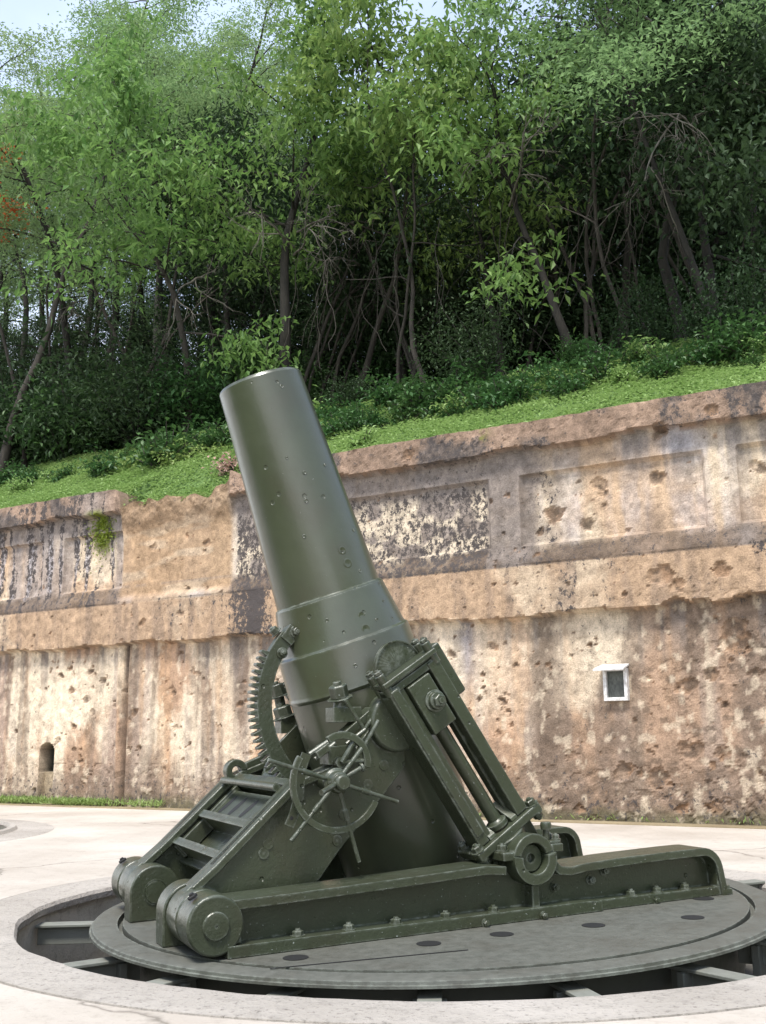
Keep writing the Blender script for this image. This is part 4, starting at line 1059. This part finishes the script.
# back trees: three shared kinds
kinds = []
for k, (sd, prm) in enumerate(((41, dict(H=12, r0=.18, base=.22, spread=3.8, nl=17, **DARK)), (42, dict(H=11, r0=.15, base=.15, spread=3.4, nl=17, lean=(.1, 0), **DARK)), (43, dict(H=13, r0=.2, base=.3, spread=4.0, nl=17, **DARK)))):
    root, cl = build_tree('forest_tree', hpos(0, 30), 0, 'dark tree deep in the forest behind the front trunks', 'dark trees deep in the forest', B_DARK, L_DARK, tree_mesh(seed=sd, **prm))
    kinds.append(root)
root, cl = build_tree('feathery_tree', hpos(0, 30), 0, 'pale feathery tree far back in the left part of the forest', 'pale feathery trees at back left', B_DARK, L_FEATHER, tree_mesh(seed=44, H=16.5, r0=.2, base=.42, spread=4.6, nl=20, **FEATH))
rs = np.random.RandomState(78)
for i, (u, q) in enumerate(((-60, 13), (-5, 15), (48, 14), (95, 17), (150, 15.5), (205, 17), (262, 16), (30, 20), (120, 22), (-40, 21), (200, 23), (-34, 9.5), (72, 11), (168, 11.5), (112, 12))):
    o = root if i == 0 else copy_tree(root)
    o.location = tree_at(u, q); o.rotation_euler.z = rs.uniform(0, 6.28); sc = rs.uniform(1.0, 1.25); o.scale = (sc, sc, sc)
rs = np.random.RandomState(77); first = [True] * 3
spots = []
for row, (q, u0, u1, n) in enumerate(((11.5, 190, 800, 9), (14, -90, 190, 6), (9, -110, 60, 4), (15, 200, 840, 9), (19.5, -120, 860, 13), (25, -160, 900, 12), (32, -200, 950, 12))):
    for i in range(n):
        u = u0 + (u1 - u0) * (i + .5) / n + rs.uniform(-18, 18)
        spots.append((u, q + rs.uniform(-1.5, 1.5), row))
for i, (u, q, row) in enumerate(spots):
    k = i % 3
    o = kinds[k] if first[k] else copy_tree(kinds[k]); first[k] = False
    o.location = tree_at(u, q); o.rotation_euler.z = rs.uniform(0, 6.28)
    sc = rs.uniform(.85, 1.1) * (1.0 if u > 200 else (.50 if row in (1, 2) else .80 if row < 4 else .72)); 
    if 360 < u < 520: sc *= .55
    o.scale = (sc, sc, sc)

def sapling(seed):
    rs = np.random.RandomState(seed); T = Tubes()
    c_ = curve((0, 0, -.2), (rs.normal(0, .18), rs.normal(0, .18), 1), 7.5, 16, rs, .10, .02); T.add(c_, .05 * np.linspace(1, .45, 17), 6)
    for i_ in (5, 7, 9, 11, 13):
        b_ = curve(c_[i_], (rs.normal(0, 1), rs.normal(0, 1), .5), rs.uniform(1.2, 2.6), 8, rs, .2, -.03); T.add(b_, .022 * np.linspace(1, .3, 9), 4)
    cl = np.array([c_[k] for k in range(8, 17)]); P = np.repeat(cl, 26, axis=0); P = P + rs.normal(0, 1, P.shape) * (.55, .55, .25)
    return T.data(), leaves(P, .18, .08, .5, rs), cl
sap = [build_tree('sapling', hpos(0, 9), 0, 'slim bare stemmed sapling in the shade of the forest', 'slim saplings in the forest shade', B_MID, L_DARK, sapling(601 + k), 'tree', 'foliage', 'stem')[0] for k in range(3)]
rs = np.random.RandomState(55)
for i in range(34):
    o = sap[i % 3] if i < 3 else copy_tree(sap[i % 3])
    o.location = tree_at(rs.uniform(0, 790), rs.uniform(5.6, 11)); o.rotation_euler.z = rs.uniform(0, 6.28); sc = rs.uniform(.75, 1.2); o.scale = (sc, sc, sc)

# understorey bushes: shared kinds
def bush_mesh(seed, h, w, L, W_, n):
    rs = np.random.RandomState(seed); T = Tubes(); cl = []
    for i in range(12):
        az = rs.uniform(0, 6.28); el = rs.uniform(.5, 1.4)
        st_ = curve((0, 0, -.1), (math.cos(az) * math.cos(el) * w / h, math.sin(az) * math.cos(el) * w / h, math.sin(el)), h * rs.uniform(.6, 1.1), 6, rs, .12, -.03)
        T.add(st_, .022 * (1 - .7 * np.linspace(0, 1, 7)), 4)
        for k in range(2, 7): cl.append(st_[k])
    cl = np.array(cl); P = np.repeat(cl, n, axis=0); P = P + rs.normal(0, 1, P.shape) * (.17 * h, .17 * h, .10 * h)
    return T.data(), leaves(P, L, W_, .35, rs), cl
bk_ = []
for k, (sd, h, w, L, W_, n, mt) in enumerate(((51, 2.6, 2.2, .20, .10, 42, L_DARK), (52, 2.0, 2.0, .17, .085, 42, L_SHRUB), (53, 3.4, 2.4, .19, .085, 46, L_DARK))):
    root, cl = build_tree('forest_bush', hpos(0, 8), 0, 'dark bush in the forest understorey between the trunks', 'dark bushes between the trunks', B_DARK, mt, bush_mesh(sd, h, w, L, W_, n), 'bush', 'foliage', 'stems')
    bk_.append(root)
first = [True] * 3
sp2 = []
for (q, u0, u1, n) in ((3.9, 300, 800, 6), (5.2, -40, 200, 7), (8.0, -60, 300, 9), (11.5, -60, 840, 16), (13.5, -80, 860, 15), (17, -100, 880, 15)):
    for i in range(n): sp2.append((u0 + (u1 - u0) * (i + .5) / n + rs.uniform(-14, 14), q + rs.uniform(-.7, .7)))
for i, (u, q) in enumerate(sp2):
    k = (i * 7 + i // 3) % 3
    o = bk_[k] if first[k] else copy_tree(bk_[k]); first[k] = False
    o.location = tree_at(u, q); o.rotation_euler.z = rs.uniform(0, 6.28); sc = rs.uniform(.75, 1.25) * (.45 if q < 4.5 else 1.0); o.scale = (sc, sc, sc * rs.uniform(.85, 1.2))

# leafy weeds along the upper edge of the turf
wk = []
for k, (sd, h, w, L, W_, n, mt) in enumerate(((61, .75, .8, .13, .075, 9, L_SHRUB), (62, .55, .7, .11, .065, 10, L_WEED), (63, 1.0, .8, .17, .10, 7, L_SHRUB))):
    root, cl = build_tree('leafy_weed', hpos(0, 4), 0, 'low leafy weed growing along the top of the grass bank', 'leafy weeds along the grass bank', B_MID, mt, bush_mesh(sd, h, w, L, W_, n), 'plant', 'foliage', 'stems')
    wk.append(root)
first = [True] * 3; sp3 = []
for i in range(150):
    q = rs.choice([1.9, 2.2, 2.5, 2.8, 3.2]) + rs.uniform(-.25, .25)
    sp3.append((rs.uniform(-30, 800), q))
for i, (u, q) in enumerate(sp3):
    k = i % 3
    o = wk[k] if first[k] else copy_tree(wk[k]); first[k] = False
    o.location = tree_at(u, q); o.rotation_euler.z = rs.uniform(0, 6.28); sc = rs.uniform(.35, 1.0) * (1.15 if rs.rand() < .2 else .85); o.scale = (sc, sc, sc)
# pale bush at the turf edge, pink leaved plant
root, cl = build_tree('pale_shrub', tree_at(362, .75), 0, 'pale green shrub on the turf just right of the barrel', None, B_MID, L_WEED, bush_mesh(71, .42, .6, .10, .06, 10), 'shrub', 'foliage', 'stems')
root, cl = build_tree('pink_plant', tree_at(229, .8), 0, 'pinkish dry leaved plant on the turf beside the barrel', None, B_MID, L_PINK, bush_mesh(72, .50, .45, .09, .06, 5), 'plant', 'foliage', 'stems')

# turf (stuff)
rs = np.random.RandomState(5)
n = 150000
s_ = rs.uniform(-19, 5.5, n); q_ = np.abs(rs.uniform(-.06, 1, n)) ** .8 * 4.6 - .05
keep = fbm(s_ * 2.2, q_ * 2.2, 3, 9) > rs.uniform(.0, .62, n); s_, q_ = s_[keep], q_[keep]; n = len(s_)
z_ = hill_z(s_, q_) + rs.uniform(0, .16, n) * (.25 + 1.3 * fbm(s_ * 1.8, q_ * 1.8, 3, 19) ** 1.5)
P_ = np.stack([Wp.x + Wd.x * s_ - Wn.x * q_, Wp.y + Wd.y * s_ - Wn.y * q_, z_], -1)
v_, f_, r_ = leaves(P_, .075, .045, -.1, rs, up=.75)
no = 5200; so_ = rs.uniform(-18, 5, no); ok = fbm(so_ * 1.3, so_ * 0, 4, 49) > rs.uniform(.3, .7, no) - .12 * ((so_ > -11.7) & (so_ < -9)); so_ = so_[ok]; no = len(so_)
do_ = rs.uniform(-.10, .20, no); zo_ = edge_z(so_) + .06 + rs.uniform(-.05, .05, no)
Po = np.stack([Wp.x + Wd.x * so_ + Wn.x * do_, Wp.y + Wd.y * so_ + Wn.y * do_, zo_], -1)
vo_, fo_, ro_ = leaves(Po, .11, .045, .35, rs, up=.6)
f_ = np.concatenate([f_, fo_ + len(v_)]); v_ = np.concatenate([v_, vo_]); r_ = np.concatenate([r_, ro_]); s_ = np.concatenate([s_, so_]); q_ = np.concatenate([q_, so_ * 0])
turf = np_mesh('turf', v_, f_, L_WEED, None, None, {'rnd': np.clip(r_ * .6 + .5 * np.repeat(fbm(s_ * .8, q_ * .8, 3, 29), 4), 0, 1)}, smooth=False); tag(turf, 'bright green weedy grass on the bank above the wall', 'grass', None, 'stuff')
# grass at the foot of the wall (stuff)
n = 5200; s_ = np.concatenate([rs.uniform(-16.5, -10.5, 3200), rs.uniform(-6, 3, 2000)])
z_on = rs.rand(n); d_ = np.abs(rs.normal(0, .09, n)) + .02
keep = fbm(s_ * 1.7, s_ * 0, 3, 39) > rs.uniform(.25, .75, n) - .22 * ((s_ < -12) & (s_ > -14.6)); keep &= (s_ < -8) | (z_on < .12); s_, d_ = s_[keep], d_[keep]
P_ = np.stack([Wp.x + Wd.x * s_ + Wn.x * d_, Wp.y + Wd.y * s_ + Wn.y * d_, .015 + rs.uniform(0, .10, len(s_)) * np.where(s_ < -10, 1.0, .35)], -1)
v_, f_, r_ = leaves(P_, .09, .022, -.8, rs, .5); wg = np_mesh('wall_foot_grass', v_, f_, L_WEED, None, None, {'rnd': r_}, smooth=False); tag(wg, 'tufts of grass along the foot of the wall', 'grass', None, 'stuff')
# moss cushions on the wall
n = 900; s_ = rs.normal(-12.27, .17, n); z_ = 5.45 - np.abs(rs.normal(0, .30, n)) + .12
P_ = np.stack([Wp.x + Wd.x * s_ + Wn.x * .11, Wp.y + Wd.y * s_ + Wn.y * .11, z_], -1); P_ += rs.normal(0, .03, P_.shape)
v_, f_, r_ = leaves(P_, .06, .035, .6, rs, .3); ms = np_mesh('moss', v_, f_, L_MOSS, None, wall, {'rnd': r_}, smooth=False)

# hanging vines and bare branches
def vine(u, q, zt, L, lab, r=.010, name='hanging_vine', cat='vine', grp='vines hanging in the forest', seed=0):
    rs = np.random.RandomState(seed); T = Tubes(); p = tree_at(u, q)
    c_ = curve((0, 0, 0), (rs.normal(0, .12), rs.normal(0, .12), -1), L, 14, rs, .2, -.10); T.add(c_, r * np.linspace(1, .6, 15), 5)
    c2_ = curve(c_[5] , (rs.normal(0, .3), 0, -1), L * .5, 8, rs, .15, -.1); T.add(c2_, r * .6 * np.linspace(1, .5, 9), 4)
    v, f = T.data(); o = np_mesh(name, v, f, B_MID); o.location = (p.x, p.y, p.z + zt); tag(o, lab, cat, grp); return o
for i, (u, q, zt, L) in enumerate(((206, 3.6, 4.6, 3.4), (400, 5.2, 4.6, 4.0), (412, 5.4, 4.4, 3.6), (462, 5.6, 4.8, 4.2), (300, 5.0, 5.0, 4.0), (375, 5.5, 5.0, 3.6), (330, 5.0, 4.2, 3.4), (530, 5.4, 4.4, 4.0), (655, 5.2, 4.2, 3.2), (100, 5.2, 4.8, 4.0), (500, 6.0, 4.6, 4.0), (145, 5.5, 4.4, 3.6), (250, 5.5, 5.0, 4.2), (318, 4.4, 4.6, 4.0), (345, 6.5, 4.8, 4.6), (388, 6.4, 4.6, 4.6), (425, 6.4, 5.0, 5.0), (447, 4.8, 4.2, 4.0), (480, 7.0, 5.0, 5.0), (515, 4.6, 4.2, 4.2), (560, 7, 5, 5), (610, 5.0, 4.6, 4.2), (635, 6.5, 5, 5), (680, 5, 4.4, 4), (700, 6, 4.6, 4.4), (745, 5, 4, 3.8), (60, 5, 4.4, 4.2), (30, 5.4, 4.6, 4.4))):
    vine(u, q, zt, L, 'thin pale vine hanging down among the forest trunks', seed=90 + i)

# ================================================================== CAMERA, LIGHT, SKY
cam = bpy.data.cameras.new('camera'); co_ = bpy.data.objects.new('camera', cam); link(co_)
cam.sensor_fit = 'VERTICAL'; cam.sensor_height = 24.0; cam.lens = 24.0 * FPX / 1024.0; cam.clip_end = 3000; cam.clip_start = .05
co_.matrix_world = Matrix.Translation((0, 0, CAM_H)) @ Matrix.Rotation(math.pi / 2 + PITCH, 4, 'X') @ Matrix.Rotation(ROLL, 4, 'Z')
scene.camera = co_
SUN_EL, SUN_AZ = 62.0, 200.0     # azimuth: compass-like, measured from +Y clockwise
w = bpy.data.worlds.new('World'); scene.world = w; w.use_nodes = True
nt = w.node_tree; nt.nodes.clear()
sky = nt.nodes.new('ShaderNodeTexSky'); sky.sky_type = 'NISHITA'; sky.sun_disc = False; sky.sun_elevation = R_(SUN_EL); sky.sun_rotation = R_(SUN_AZ); sky.air_density = 1.0; sky.dust_density = 3.0; sky.ozone_density = 1.0
tcw = nt.nodes.new('ShaderNodeTexCoord'); cn = N(nt, 'ShaderNodeTexNoise', Scale=2.2, Detail=7.0, Roughness=.55); nt.links.new(tcw.outputs['Generated'], cn.inputs['Vector'])
cr_ = ramp(nt, cn.outputs[0], [(0.32, 0.45), (0.60, 0.95)])
sx = N(nt, 'ShaderNodeSeparateXYZ'); nt.links.new(tcw.outputs['Generated'], sx.inputs[0])
hz_ = ramp(nt, sx.outputs[2], [(0.0, (12.5, 12.6, 12.6)), (0.22, (10.5, 10.9, 11.6)), (0.40, (3.5, 4.2, 5.7))])      # hazy tropical horizon
skyc = mixc(nt, cr_.outputs[0], sky.outputs[0], hz_.outputs[0])
bg = nt.nodes.new('ShaderNodeBackground'); bg.inputs[1].default_value = 0.11
wo = nt.nodes.new('ShaderNodeOutputWorld'); nt.links.new(skyc, bg.inputs[0]); nt.links.new(bg.outputs[0], wo.inputs[0])
sun = bpy.data.lights.new('sun', 'SUN'); sun.energy = 2.4; sun.angle = R_(14); sun.color = (1.0, .955, .88)
so = bpy.data.objects.new('sun', sun); link(so)
dirv = Vector((math.sin(R_(SUN_AZ)) * math.cos(R_(SUN_EL)), math.cos(R_(SUN_AZ)) * math.cos(R_(SUN_EL)), math.sin(R_(SUN_EL))))
so.rotation_euler = dirv.to_track_quat('Z', 'Y').to_euler(); so.location = (0, 0, 40)
scene.view_settings.view_transform = 'Standard'; scene.view_settings.look = 'None'; scene.view_settings.exposure = 1.15; scene.view_settings.gamma = 1.0
